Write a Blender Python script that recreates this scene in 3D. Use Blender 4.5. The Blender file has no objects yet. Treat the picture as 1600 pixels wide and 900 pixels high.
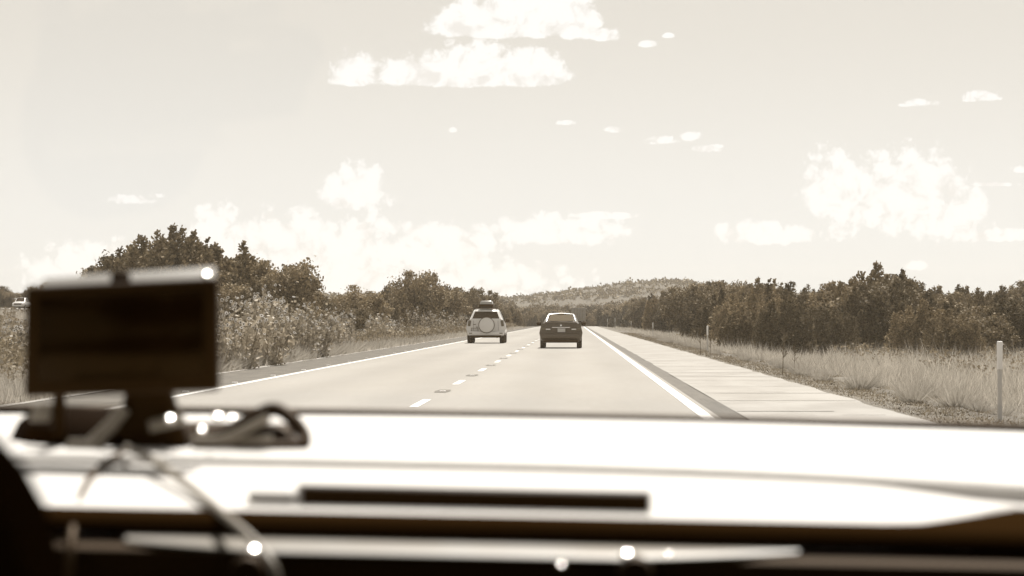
import bpy, bmesh, math, random
import numpy as np
from mathutils import Vector, Matrix
R = math.radians
sc = bpy.context.scene
col = sc.collection
PI = math.pi
CAMH = 1.15
F = 4128.0          # focal length in pixels of a 1600 px wide frame

# ------------------------------------------------------------------ camera
cam_data = bpy.data.cameras.new("camera")
cam = bpy.data.objects.new("camera", cam_data)
col.objects.link(cam)
cam.location = (0, 0, CAMH)
cam_data.sensor_width = 36
cam_data.lens = F / 1600 * 36
cam_data.clip_start = 0.05
cam_data.clip_end = 20000
cam.rotation_euler = (R(90) + math.atan(50 / F), 0, math.atan(98 / F))
cam_data.dof.use_dof = True
cam_data.dof.focus_distance = 115
cam_data.dof.aperture_fstop = 9.6
sc.camera = cam

# ------------------------------------------------------------------ light
SUN_EL, SUN_AZ = R(58), R(14)      # azimuth clockwise from the driving direction (+Y)
EXPO = 0.90
SKY_STR = 0.080
HAZE = 0.00010
sun_d = bpy.data.lights.new("sun", 'SUN')
sun_d.energy = 4.2
sun_d.angle = R(0.5)
sun_d.color = (1.0, 0.965, 0.91)
sun = bpy.data.objects.new("sun", sun_d)
col.objects.link(sun)
sd = Vector((math.cos(SUN_EL) * math.sin(SUN_AZ), math.cos(SUN_EL) * math.cos(SUN_AZ), math.sin(SUN_EL)))
sun.rotation_euler = sd.to_track_quat('Z', 'Y').to_euler()
sc.view_settings.view_transform = 'Standard'
sc.view_settings.look = 'None'
sc.view_settings.exposure = EXPO
sc.view_settings.gamma = 1
sc.view_settings.use_curve_mapping = False
sc.render.engine = 'CYCLES'
sc.cycles.max_bounces = 8
sc.cycles.diffuse_bounces = 3
sc.cycles.glossy_bounces = 3
sc.cycles.transparent_max_bounces = 8
sc.cycles.sample_clamp_indirect = 6
sc.cycles.use_denoising = True


class S:
    """a node socket with arithmetic"""
    def __init__(s, nt, sock): s.nt, s.k = nt, sock
    def _m(s, op, *a, clamp=False):
        n = s.nt.nodes.new('ShaderNodeMath'); n.operation = op; n.use_clamp = clamp
        for i, x in enumerate((s,) + a):
            if isinstance(x, S): s.nt.links.new(x.k, n.inputs[i])
            else: n.inputs[i].default_value = x
        return S(s.nt, n.outputs[0])
    def __add__(s, o): return s._m('ADD', o)
    __radd__ = __add__
    def __sub__(s, o): return s._m('SUBTRACT', o)
    def __mul__(s, o): return s._m('MULTIPLY', o)
    __rmul__ = __mul__
    def __truediv__(s, o): return s._m('DIVIDE', o)
    def mx(s, o): return s._m('MAXIMUM', o)
    def mn(s, o): return s._m('MINIMUM', o)
    def smooth(s, a, b, lo=0.0, hi=1.0):
        n = s.nt.nodes.new('ShaderNodeMapRange'); n.interpolation_type = 'SMOOTHSTEP'
        s.nt.links.new(s.k, n.inputs[0])
        n.inputs[1].default_value = a; n.inputs[2].default_value = b
        n.inputs[3].default_value = lo; n.inputs[4].default_value = hi
        return S(s.nt, n.outputs[0])


def mixc(nt, f, a, b, bt='MIX'):
    n = nt.nodes.new('ShaderNodeMix'); n.data_type = 'RGBA'; n.blend_type = bt
    for i, x in ((0, f), (6, a), (7, b)):
        if isinstance(x, S): nt.links.new(x.k, n.inputs[i])
        elif i: n.inputs[i].default_value = (*x, 1) if len(x) == 3 else x
        else: n.inputs[i].default_value = x
    return S(nt, n.outputs[2])


world = bpy.data.worlds.new("World")
sc.world = world
world.use_nodes = True
nt = world.node_tree
nt.nodes.clear()
sky = nt.nodes.new('ShaderNodeTexSky')
sky.sky_type = 'NISHITA'
sky.sun_disc = False
sky.sun_elevation = SUN_EL
sky.sun_rotation = SUN_AZ
sky.dust_density = 1.0
sky.air_density = 1.0
bw = nt.nodes.new('ShaderNodeRGBToBW'); nt.links.new(sky.outputs[0], bw.inputs[0])
tc = nt.nodes.new('ShaderNodeTexCoord')
sep = nt.nodes.new('ShaderNodeSeparateXYZ'); nt.links.new(tc.outputs['Generated'], sep.inputs[0])
X, Y, Z = (S(nt, sep.outputs[i]) for i in range(3))
skyv = S(nt, bw.outputs[0])
# sepia toned air: the higher, the more toned
tone = Z.smooth(0.0, 0.13)
skyc = mixc(nt, tone, (0.985, 0.985, 0.965), (0.86, 0.825, 0.765))
skyv = skyv._m('POWER', 0.3) * 3.5
vm = nt.nodes.new('ShaderNodeVectorMath'); vm.operation = 'SCALE'
nt.links.new(skyc.k, vm.inputs[0]); nt.links.new(skyv.k, vm.inputs['Scale'])
# directions as tangents from due ahead, scaled
Yc = Y.mx(0.05)
U = X / Yc * 41.28          # 1 unit = 1.4 degrees
V = Z / Yc * 41.28
comb = nt.nodes.new('ShaderNodeCombineXYZ'); nt.links.new(U.k, comb.inputs[0]); nt.links.new(V.k, comb.inputs[1])
def noise(scale, detail, rough, dist=0.0, src=comb.outputs[0], w=0.0):
    n = nt.nodes.new('ShaderNodeTexNoise'); n.noise_dimensions = '2D'
    mp = nt.nodes.new('ShaderNodeMapping'); mp.inputs['Location'].default_value = (w, w * .7, w * .3)
    nt.links.new(src, mp.inputs[0]); nt.links.new(mp.outputs[0], n.inputs['Vector'])
    n.inputs['Scale'].default_value = scale; n.inputs['Detail'].default_value = min(detail, 6)
    n.inputs['Roughness'].default_value = rough; n.inputs['Distortion'].default_value = dist
    return S(nt, n.outputs['Fac'])
n1 = noise(4.5, 9, 0.66, 0.5)
n2 = noise(1.1, 5, 0.55, 0.2, w=5.3)
vo = nt.nodes.new('ShaderNodeTexVoronoi'); vo.feature = 'F1'; vo.voronoi_dimensions = '2D'; vo.normalize = True; vo.inputs['Scale'].default_value = 3.6
vo.inputs['Detail'].default_value = 2; vo.inputs['Roughness'].default_value = .5
nd = nt.nodes.new('ShaderNodeVectorMath'); nd.operation = 'MULTIPLY_ADD'
nn = nt.nodes.new('ShaderNodeTexNoise'); nn.noise_dimensions = '2D'; nn.inputs['Scale'].default_value = 6; nn.inputs['Detail'].default_value = 4
nt.links.new(comb.outputs[0], nn.inputs['Vector']); nt.links.new(nn.outputs['Color'], nd.inputs[0]); nd.inputs[1].default_value = (.16, .16, 0); nt.links.new(comb.outputs[0], nd.inputs[2])
nt.links.new(nd.outputs[0], vo.inputs['Vector'])
puff = S(nt, vo.outputs['Distance'])
def cloud_field(blobs, amp, soft, pf=0.0):
    acc = None
    for (px, py, rx, rt, rb) in blobs:
        cu, cv = (px - 898) / 100, (500 - py) / 100
        du = (U - cu) / (rx / 100)
        dv = V - cv
        dvn = dv.mx(0.0) / (rt / 100) + dv.mn(0.0) / (rb / 100)
        f = S(nt, du.k) * du + dvn * dvn
        f = f._m('MULTIPLY', -1.0) + 1.0
        acc = f if acc is None else acc.mx(f)
    g = acc.mx(-3.0) + (n1 - 0.5) * amp + (n2 - 0.5) * (amp * .5)
    if pf: g = g + (puff * -1.0 + 0.30) * pf
    return g.smooth(0.0, soft)
big = cloud_field([(790, 48, 120, 80, 13), (720, 46, 55, 50, 12), (900, 48, 48, 62, 14), (945, 58, 26, 18, 7), (860, 20, 70, 60, 30),
                   (735, 126, 158, 52, 11), (740, 118, 70, 62, 14), (820, 124, 75, 58, 12), (555, 126, 46, 52, 9), (645, 122, 70, 42, 12),
                   (1012, 70, 18, 10, 5), (1045, 57, 11, 6, 3)], .8, 0.5, 1.6)
small = cloud_field([(884, 192, 18, 5, 4), (963, 203, 20, 6, 4), (1037, 220, 24, 8, 6), (1080, 213, 18, 9, 7),
                     (1104, 233, 26, 8, 6), (1438, 162, 30, 8, 6), (1534, 153, 30, 12, 7), (708, 203, 9, 6, 5),
                     (200, 312, 60, 10, 7), (1590, 266, 14, 7, 5), (1550, 289, 45, 4, 3), (1020, 224, 12, 4, 3), (1415, 165, 14, 4, 3), (1515, 158, 12, 4, 3), (1556, 155, 12, 4, 3), (1118, 229, 14, 5, 4), (240, 306, 22, 5, 4)], 2.6, 0.8, 1.6)
low = cloud_field([(1310, 300, 62, 75, 75), (1420, 320, 110, 95, 55), (1490, 340, 60, 62, 40), (1190, 368, 90, 26, 16),
                   (1560, 368, 70, 12, 10), (557, 300, 60, 52, 34), (335, 345, 40, 34, 60), (480, 385, 210, 62, 60),
                   (690, 385, 110, 42, 60), (880, 362, 120, 32, 24), (150, 420, 130, 50, 60), (560, 440, 380, 45, 60),
                   (1430, 415, 24, 10, 8), (940, 338, 70, 8, 6)], .6, 0.55, 2.3)
n3 = noise(2.4, 6, 0.6, 0.6, w=11.0)
shade = ((n3 - .5) * 1.3 + .62 - puff * .75).smooth(0.05, 0.42, 0.25, 1.0)
CW = 1.08 / 2 ** EXPO
cm1 = mixc(nt, shade, (CW * .80, CW * .77, CW * .73), (CW, CW * .99, CW * .975))
front = Y.smooth(0.2, 0.6)
fac = (big * 0.97).mx(small * 0.95).mx(low * 0.95) * front
skysum = S(nt, vm.outputs[0])
bg1 = nt.nodes.new('ShaderNodeBackground'); nt.links.new(vm.outputs[0], bg1.inputs[0]); bg1.inputs[1].default_value = SKY_STR
bg2 = nt.nodes.new('ShaderNodeBackground'); nt.links.new(cm1.k, bg2.inputs[0]); bg2.inputs[1].default_value = 1.0
ms = nt.nodes.new('ShaderNodeMixShader')
nt.links.new(fac.k, ms.inputs[0]); nt.links.new(bg1.outputs[0], ms.inputs[1]); nt.links.new(bg2.outputs[0], ms.inputs[2])
wo = nt.nodes.new('ShaderNodeOutputWorld'); nt.links.new(ms.outputs[0], wo.inputs[0])
world.cycles.sampling_method = 'MANUAL'
world.cycles.sample_map_resolution = 512

# ------------------------------------------------------------------ materials
def tone_rgb(l):
    """sepia toned colour of luminance about l"""
    pts = [(0.0, (1, .42, .08)), (.02, (1, .55, .22)), (.06, (1, .73, .38)), (.13, (1, .80, .52)), (.22, (1, .935, .84)), (.35, (1, .96, .90)), (.8, (1, .975, .95))]
    for (a, ca), (b, cb) in zip(pts, pts[1:]):
        if l <= b:
            t = (l - a) / (b - a); c = [x + (y - x) * t for x, y in zip(ca, cb)]; break
    else: c = pts[-1][1]
    y = .2126 * c[0] + .7152 * c[1] + .0722 * c[2]
    return tuple(min(.95, x * l / y) for x in c)

MATS = {}
def mat(name, l, rough=.7, metal=0.0, var=0.0, vscale=1.0, l2=None, bump=0.0, spec=0.5, coat=0.0, detail=6, stretch=(1, 1, 1), trans=0.0, island=0.0, coords='Object', tl=None, vary=0.0):
    if name in MATS: return MATS[name]
    m = bpy.data.materials.new(name); m.use_nodes = True
    nt = m.node_tree; p = nt.nodes['Principled BSDF']
    p.inputs['Roughness'].default_value = rough
    p.inputs['Metallic'].default_value = metal
    p.inputs['Specular IOR Level'].default_value = spec
    p.inputs['Coat Weight'].default_value = coat
    if l < .05 and not metal:
        p.inputs['Specular Tint'].default_value = (1, .62, .25, 1) if spec < .35 else (1, .88, .70, 1)
    p.inputs['Coat Roughness'].default_value = .08
    a = tone_rgb(l); b = tone_rgb(l2 if l2 is not None else l * (1 - var))
    if tl:
        k2_ = (l2 if l2 is not None else l * (1 - var)) / tl; t_ = tone_rgb(tl); a = tuple(x * l / tl for x in t_); b = tuple(x * k2_ for x in t_)
    tcn = nt.nodes.new('ShaderNodeTexCoord')
    mp = nt.nodes.new('ShaderNodeMapping'); mp.inputs['Scale'].default_value = stretch
    nt.links.new(tcn.outputs[coords], mp.inputs[0])
    ns = nt.nodes.new('ShaderNodeTexNoise'); ns.inputs['Scale'].default_value = vscale; ns.inputs['Detail'].default_value = detail
    ns.inputs['Roughness'].default_value = .6
    nt.links.new(mp.outputs[0], ns.inputs['Vector'])
    f = S(nt, ns.outputs['Fac']).smooth(.32, .68)
    c = mixc(nt, f, a, b)
    if island:
        g = nt.nodes.new('ShaderNodeNewGeometry')
        fi = S(nt, g.outputs['Random Per Island']) * island
        c = mixc(nt, fi, c, tuple(min(.9, x * 2.4) for x in a))
    if vary:   # each plant a little lighter or darker than the next
        oi = nt.nodes.new('ShaderNodeObjectInfo'); vv = nt.nodes.new('ShaderNodeVectorMath'); vv.operation = 'SCALE'
        nt.links.new(c.k, vv.inputs[0]); nt.links.new((S(nt, oi.outputs['Random']) * (2 * vary) + (1 - vary)).k, vv.inputs['Scale']); c = S(nt, vv.outputs[0])
    nt.links.new(c.k, p.inputs['Base Color'])
    if bump:
        bn = nt.nodes.new('ShaderNodeBump'); bn.inputs['Strength'].default_value = bump; bn.inputs['Distance'].default_value = .02
        nt.links.new(ns.outputs['Fac'], bn.inputs['Height']); nt.links.new(bn.outputs[0], p.inputs['Normal'])
    if trans:
        tr = nt.nodes.new('ShaderNodeBsdfTranslucent'); nt.links.new(c.k, tr.inputs[0])
        mxs = nt.nodes.new('ShaderNodeMixShader'); mxs.inputs[0].default_value = trans
        out = nt.nodes['Material Output']
        nt.links.new(p.outputs[0], mxs.inputs[1]); nt.links.new(tr.outputs[0], mxs.inputs[2]); nt.links.new(mxs.outputs[0], out.inputs[0])
    MATS[name] = m
    return m

M_asph = mat('pale_asphalt', .245, .85, var=.12, vscale=.35, stretch=(1, .12, 1), bump=0, detail=8)
# fine aggregate, tyre polished bands and faint streaks on the traffic lanes
def road_material():
    m = M_asph; nt = m.node_tree; p = nt.nodes['Principled BSDF']
    g = nt.nodes.new('ShaderNodeNewGeometry'); sp = nt.nodes.new('ShaderNodeSeparateXYZ'); nt.links.new(g.outputs['Position'], sp.inputs[0])
    x = S(nt, sp.outputs[0])
    n = nt.nodes.new('ShaderNodeTexNoise'); n.inputs['Scale'].default_value = 9; n.inputs['Detail'].default_value = 5
    nt.links.new(g.outputs['Position'], n.inputs['Vector'])
    fine = S(nt, n.outputs['Fac']).smooth(.3, .7, .93, 1.06)
    wave = (x * (2 * PI / 1.83) + 0.9)._m('SINE') * .05 + 1.0
    base = p.inputs['Base Color'].links[0].from_socket
    v = nt.nodes.new('ShaderNodeVectorMath'); v.operation = 'SCALE'
    nt.links.new(base, v.inputs[0]); nt.links.new((fine * wave).k, v.inputs['Scale']); nt.links.new(v.outputs[0], p.inputs['Base Color'])
road_material()
M_shoulder = mat('worn_shoulder_asphalt', .10, .95, tl=.19, l2=.065, vscale=2.5, stretch=(1, .3, 1), detail=9)
M_strip = mat('tar_strip', .105, .9, tl=.2, l2=.08, vscale=3, stretch=(2, .25, 1), detail=8)
M_conc = mat('pale_concrete', .285, .85, var=.22, vscale=.9, stretch=(1, .4, 1), detail=9)
M_joint = mat('joint_filler', .11, .9, tl=.2)
M_paint = mat('road_paint', .74, .7, var=.25, vscale=3)
M_dirt = mat('dry_roadside_soil', .13, .95, tl=.18, l2=.08, vscale=1.2, detail=10, bump=.5)
M_gravel = mat('verge_gravel', .11, .95, tl=.18, l2=.06, vscale=7, detail=6, bump=.8)
M_hill = mat('dry_hill_slope', .080, .95, tl=.14, l2=.055, vscale=.02, detail=8)
M_leaf = mat('juniper_leaf', .112, .8, tl=.125, vary=.45, l2=.080, vscale=.8, island=.8, trans=.12, spec=.12)
M_leaf2 = mat('oak_leaf', .122, .7, tl=.125, vary=.45, l2=.088, vscale=.8, island=.8, trans=.16, spec=.15)
M_bark = mat('bark', .10, .9, l2=.05, vscale=8)
M_straw = mat('dry_grass', .29, .8, tl=.21, l2=.16, vscale=.5, island=.8, trans=.35, spec=.2)
M_straw2 = mat('pale_bunch_grass', .32, .8, tl=.21, l2=.20, vscale=.8, island=.25, trans=.4, spec=.2)
M_weed = mat('weed_leaf', .125, .7, tl=.14, l2=.10, vscale=1.2, island=.7, trans=.25, spec=.3)
M_sunleaf = mat('sunflower_leaf', .155, .6, tl=.17, vary=.3, l2=.09, vscale=2.0, island=1.0, trans=.3, spec=.4)
M_petal = mat('petal', .62, .6, trans=.3)
M_disc = mat('flower_disc', .07, .9)
M_white = mat('white_car_paint', .62, .35, coat=.6, var=.03)
M_silver = mat('silver_car_paint', .33, .30, metal=.25, coat=.6, var=.04)
M_black = mat('black_car_paint', .030, .28, coat=.7, var=.1)
M_glass = mat('dark_car_glass', .018, .12, spec=.4, coat=.1)
M_glassg = mat('grey_car_glass', .07, .08, spec=.4)
M_plastic = mat('black_plastic', .02, .6, spec=.3)
M_rub = mat('tyre_rubber', .018, .85)
M_rim = mat('alloy_rim', .4, .35, metal=.8)
M_red = mat('tail_lamp_glass', .07, .25, coat=.5)
M_plate = mat('plate_face', .45, .5, var=.1, vscale=20)
M_chrome = mat('chrome', .6, .16, metal=1)
M_truckw = mat('faded_trailer_panel', .22, .6, l2=.17, vscale=2)
M_post = mat('post_plastic', .50, .6, var=.1)
M_reflect = mat('post_reflector', .78, .4)
M_dash = mat('dash_pad', .60, .75, var=.05, vscale=60, bump=.05)
M_trimdark = mat('dark_trim', .018, .7, spec=.15)
M_trimmid = mat('brown_trim', .012, 1.0, spec=.0)
M_satin = mat('satin_trim', .25, .45, spec=.3, l2=.15, vscale=7, detail=2)
M_device = mat('device_plastic', .011, .6, spec=.15)
M_screen = mat('device_screen', .003, .2, l2=.006, vscale=10, spec=.12)
M_ribbon = mat('grey_cable', .17, .5)
M_stone = mat('verge_stone', .20, .9, l2=.12, vscale=6, island=.5)

def glass_pane():
    m = bpy.data.materials.new('windscreen_glass'); m.use_nodes = True
    nt = m.node_tree; nt.nodes.clear()
    t = nt.nodes.new('ShaderNodeBsdfTransparent'); t.inputs[0].default_value = (.97, .96, .94, 1)
    g = nt.nodes.new('ShaderNodeBsdfGlossy'); g.inputs[0].default_value = (1, .86, .64, 1); g.inputs['Roughness'].default_value = .03
    fr = nt.nodes.new('ShaderNodeFresnel'); fr.inputs[0].default_value = 1.3
    f = S(nt, fr.outputs[0]) * .32
    mx = nt.nodes.new('ShaderNodeMixShader'); o = nt.nodes.new('ShaderNodeOutputMaterial')
    nt.links.new(f.k, mx.inputs[0]); nt.links.new(t.outputs[0], mx.inputs[1]); nt.links.new(g.outputs[0], mx.inputs[2]); nt.links.new(mx.outputs[0], o.inputs[0])
    return m
M_pane = glass_pane()
M_bag = mat('bean_bag_fabric', .004, .95, spec=.02)
M_bar = mat('pale_bar_plastic', .34, .5, spec=.4)

# ------------------------------------------------------------------ helpers
def tag(o, label=None, cat=None, group=None, kind=None):
    if label: o['label'] = label
    if cat: o['category'] = cat
    if group: o['group'] = group
    if kind: o['kind'] = kind
    return o
def link(name, me, m, parent=None):
    o = bpy.data.objects.new(name, me); col.objects.link(o)
    for x in (m if isinstance(m, (list, tuple)) else [m]):
        if x is not None: me.materials.append(x)
    if parent: o.parent = parent
    return o
def empty(name, loc=(0, 0, 0), rz=0):
    o = bpy.data.objects.new(name, None); col.objects.link(o); o.location = loc; o.rotation_euler = (0, 0, rz)
    o.empty_display_size = .3
    return o
def copy_tree(o, parent=None):
    c = o.copy(); col.objects.link(c)
    if parent: c.parent = parent
    for ch in list(o.children): copy_tree(ch, c)
    return c
def smooth(me, ang=35):
    me.polygons.foreach_set('use_smooth', [True] * len(me.polygons))
    me.set_sharp_from_angle(angle=R(ang))
def from_lists(vs, fs, smooth_ang=None):
    me = bpy.data.meshes.new('m'); me.from_pydata(vs, [], fs); me.update()
    if smooth_ang: smooth(me, smooth_ang)
    return me
def bm_mesh(bm, ang=35):
    me = bpy.data.meshes.new('m'); bmesh.ops.recalc_face_normals(bm, faces=bm.faces); bm.to_mesh(me); bm.free()
    if ang: smooth(me, ang)
    return me
def box_bm(bm, c, s, rot=None, bevel=0.0, seg=2):
    t = bmesh.new()
    bmesh.ops.create_cube(t, size=1)
    bmesh.ops.scale(t, vec=s, verts=t.verts)
    if bevel: bmesh.ops.bevel(t, geom=t.edges, offset=bevel, segments=seg, affect='EDGES', profile=.5)
    if rot: bmesh.ops.rotate(t, cent=(0, 0, 0), matrix=rot, verts=t.verts)
    bmesh.ops.translate(t, vec=c, verts=t.verts)
    me = bpy.data.meshes.new('t'); t.to_mesh(me); t.free(); bm.from_mesh(me); bpy.data.meshes.remove(me)
def box(name, c, s, m, parent=None, rot=None, bevel=0.01, seg=2):
    bm = bmesh.new(); box_bm(bm, c, s, rot, bevel, seg)
    return link(name, bm_mesh(bm), m, parent)
def tube_lists(pts, rads, n=8):
    vs, fs = [], []
    pts = [Vector(p) for p in pts]
    for i, p in enumerate(pts):
        d = (pts[min(i + 1, len(pts) - 1)] - pts[max(i - 1, 0)]).normalized()
        a = d.orthogonal().normalized() if i == 0 else (a - d * a.dot(d)).normalized()
        b = d.cross(a); r = rads[i] if hasattr(rads, '__len__') else rads
        for k in range(n):
            t = 2 * PI * k / n; vs.append(p + (a * math.cos(t) + b * math.sin(t)) * r)
    for i in range(len(pts) - 1):
        for k in range(n):
            k2 = (k + 1) % n; fs.append((i * n + k, i * n + k2, (i + 1) * n + k2, (i + 1) * n + k))
    fs.append(tuple(range(n))[::-1]); fs.append(tuple((len(pts) - 1) * n + k for k in range(n)))
    return vs, fs
def tube(name, pts, rads, m, parent=None, n=8):
    return link(name, from_lists(*tube_lists(pts, rads, n), smooth_ang=50), m, parent)
def merge_lists(parts):
    V_, F_ = [], []
    for v, f in parts:
        o = len(V_); V_ += list(v); F_ += [tuple(i + o for i in q) for q in f]
    return V_, F_
def lathe(profile, n=24, axis='Y', arc=2 * PI):
    """profile: list of (radius, offset along axis)"""
    vs, fs = [], []
    for k in range(n):
        t = 2 * PI * k / n
        for r, h in profile:
            if axis == 'Y': vs.append((r * math.cos(t), h, r * math.sin(t)))
            elif axis == 'X': vs.append((h, r * math.cos(t), r * math.sin(t)))
            else: vs.append((r * math.cos(t), r * math.sin(t), h))
    m = len(profile)
    for k in range(n):
        k2 = (k + 1) % n
        for i in range(m - 1): fs.append((k * m + i, k * m + i + 1, k2 * m + i + 1, k2 * m + i))
    bm = bmesh.new()
    me = bpy.data.meshes.new('t'); me.from_pydata(vs, [], fs); bm.from_mesh(me); bpy.data.meshes.remove(me)
    bmesh.ops.remove_doubles(bm, verts=bm.verts, dist=1e-5)
    return bm
def quads_mesh(P, Uv, Vv, mi=None, tri=False):
    """P centres (n,3), Uv and Vv half vectors: n separate leaf faces"""
    n = len(P)
    if tri: co = np.stack([P - Uv, P + Uv, P + Vv * 2], 1); k = 3
    else: co = np.stack([P - Uv - Vv, P + Uv - Vv, P + Uv + Vv, P - Uv + Vv], 1); k = 4
    me = bpy.data.meshes.new('leaves')
    me.vertices.add(n * k); me.vertices.foreach_set('co', co.reshape(-1).astype(np.float32))
    me.loops.add(n * k); me.loops.foreach_set('vertex_index', np.arange(n * k, dtype=np.int32))
    me.polygons.add(n); me.polygons.foreach_set('loop_start', np.arange(0, n * k, k, dtype=np.int32))
    if mi is not None: me.polygons.foreach_set('material_index', mi.astype(np.int32))
    me.update(calc_edges=True)
    return me
def unit(a): return a / np.maximum(np.linalg.norm(a, axis=1, keepdims=True), 1e-9)

# ------------------------------------------------------------------ terrain
def sst(t):
    t = np.clip(t, 0, 1); return t * t * (3 - 2 * t)
def gz(x, y):
    x = np.asarray(x, float); y = np.asarray(y, float)
    z = -0.62 * sst((x - 4.3) / 6.0)
    z = z + np.where(x < -7.6, 0.034 * np.maximum(-x - 10.0, 0) * sst((y) / 60), 0)
    z = z + np.where(x < -7.6, -.10 * sst((-x - 7.6) / 1.5), 0)
    z = z + np.where(x > 30, 0.012 * (x - 30), 0)
    dip = np.maximum(y - 470, 0); z = z - np.minimum(dip * dip * 7e-5, 5.0) * sst(dip / 30)
    # the scrub covered hill ahead
    hx = np.exp(-((x - 52) / 78.0) ** 2) * 1.0 + np.exp(-((x - 190) / 110.0) ** 2) * .62 + np.exp(-((x + 120) / 130.0) ** 2) * .62 + .2
    hy = sst((y - 950) / 900) * (1 - .6 * sst((y - 1950) / 900))
    z = z + 22.5 * hx * hy
    return z
def G(x, y): return float(gz(x, y))
xs = np.concatenate([-np.geomspace(1500, 120, 22), np.linspace(-115, -16, 50), np.linspace(-14, -8, 13), [-7.55, 4.02], np.linspace(4.5, 14, 20), np.linspace(15, 115, 50), np.geomspace(120, 1500, 22)])
ys = np.concatenate([np.linspace(-60, 20, 17), np.linspace(24, 200, 60), np.linspace(205, 600, 60), np.linspace(610, 2600, 110), np.geomspace(2700, 4000, 6)])
rs = np.random.default_rng(5)
gx, gy = np.meshgrid(xs, ys)
gzz = gz(gx, gy) - 0.012
jit = rs.normal(0, .03, gx.shape) * ((gx > 5) | (gx < -8.5))
gzz = gzz + jit + rs.normal(0, .45, gx.shape) * sst((gy - 1000) / 300)
vs = np.stack([gx, gy, gzz], -1).reshape(-1, 3).tolist()
nx = len(xs)
fs = [(j * nx + i, j * nx + i + 1, (j + 1) * nx + i + 1, (j + 1) * nx + i) for j in range(len(ys) - 1) for i in range(nx - 1)]
me = from_lists(vs, fs, 80)
ground = tag(link('ground', me, [M_dirt, M_hill]), kind='structure')
pm = np.array([1 if ys[j] > 900 else 0 for j in range(len(ys) - 1) for i in range(nx - 1)], dtype=np.int32)
me.polygons.foreach_set('material_index', pm)

def ribbon(name, x0, x1, m, y0=-50, y1=620, z=0.0, step=10, kind='structure', wob=0.0, seed=1, dx=0):
    rr = random.Random(seed); vs, fs = [], []
    yy = list(np.arange(y0, y1 + .1, step))
    for i, y in enumerate(yy):
        a, b = x0, x1
        zz = G(0, y) + z
        w = rr.uniform(-wob, wob)
        vs += [(a + (w if dx < 0 else 0), y, zz), (b + (w if dx > 0 else 0), y, zz)]
    fs = [(2 * i, 2 * i + 1, 2 * i + 3, 2 * i + 2) for i in range(len(yy) - 1)]
    return tag(link(name, from_lists(vs, fs), m), kind=kind)
XL, XC, XR = -6.0, -2.13, 1.57
ribbon('road', -6.15, 1.72, M_asph)
ribbon('road_shoulder', -7.55, -6.15, M_shoulder, wob=.05, step=2, dx=-1)
ribbon('road_seam', 1.72, 2.02, M_strip, wob=.04, step=3, dx=1, z=.001)
ribbon('paved_shoulder', 2.02, 4.02, M_conc, z=.0, wob=.05, step=1.2, dx=1)
ribbon('gravel_verge', 4.02, 5.3, M_gravel, z=-.03, wob=.2, step=1.5, dx=1, y1=470)
ribbon('shoulder_kerb', -7.72, -7.55, M_conc, z=.006, wob=.06, step=1.5, dx=-1, y1=470)
# the opposing carriageway beyond the scrub, climbing with the slope
vs, fs = [], []
for i, y in enumerate(range(60, 900, 20)):
    for xo in (-97, -86):
        vs.append((xo, y, G(xo, y) + .35))
fs = [(2 * i, 2 * i + 1, 2 * i + 3, 2 * i + 2) for i in range(len(vs) // 2 - 1)]
tag(link('opposite_road', from_lists(vs, fs), M_asph), kind='structure')
def quad_sheet(rects, z=.004):
    vs, fs = [], []
    for (x0, x1, y0, y1) in rects:
        n = len(vs); vs += [(x0, y0, G(0, y0) + z), (x1, y0, G(0, y0) + z), (x1, y1, G(0, y1) + z), (x0, y1, G(0, y1) + z)]; fs.append((n, n + 1, n + 2, n + 3))
    return from_lists(vs, fs)
ribbon('edge_line', 1.49, 1.64, M_paint, z=.004)
ribbon('edge_line', -6.06, -5.94, M_paint, z=.004)
y0 = 4747 / 130 - 12.2 * 3
dashes = []
for k in range(48):
    yc = y0 + 12.2 * k
    dashes.append((XC - .06, XC + .06, yc - 1.6, yc + 1.6))
tag(link('lane_line', quad_sheet(dashes), M_paint), kind='structure')
# transverse joints and short cracks in the pale paved shoulder
rr = random.Random(4); js = []; y = 6.0
while y < 440:
    x1 = 4.0 if rr.random() < .75 else rr.uniform(2.8, 3.6)
    js.append((2.04, x1, y, y + rr.uniform(.05, .11)))
    if rr.random() < .35:
        yy = y + rr.uniform(.6, 3); xa = rr.uniform(2.2, 3.4); js.append((xa, xa + rr.uniform(.3, .7), yy, yy + .05))
    y += rr.uniform(3.6, 5.2)
tag(link('pavement_joints', quad_sheet(js), M_joint), kind='structure')
# reflective markers in their dark recesses between the dashes
bm = bmesh.new(); box_bm(bm, (0, 0, .004), (.10, .10, .016), bevel=.005, seg=1)
mk_me = bm_mesh(bm)
bm = bmesh.new()
v = [bm.verts.new(p) for p in [(-.09, -.85, .0045), (.09, -.85, .0045), (.13, 0, .0045), (.09, .85, .0045), (-.09, .85, .0045), (-.13, 0, .0045)]]
bm.faces.new(v); pt_me = bm_mesh(bm, None)
proto = empty('road_marker'); link('reflector', mk_me, M_reflect, proto); link('recess', pt_me, M_joint, proto)
tag(proto, 'small white reflective marker set in a dark patch between two lane dashes', 'road marker', 'reflective markers along the dashed lane line')
for k in range(16):
    o = proto if k == 0 else copy_tree(proto)
    yc = y0 + 12.2 * (k + 2) + 6.1
    o.location = (XC, yc, G(0, yc))
pe = link('edge_marker', mk_me.copy(), None); tag(pe, 'small white raised marker beside the solid line next to the dark shoulder', 'road marker', 'raised markers along the solid shoulder line')
for k in range(22):
    o = pe if k == 0 else copy_tree(pe)
    o.location = (-6.2, 42 + 6.1 * k, .004); o.scale = (1, 1.2, 1.2)

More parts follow.
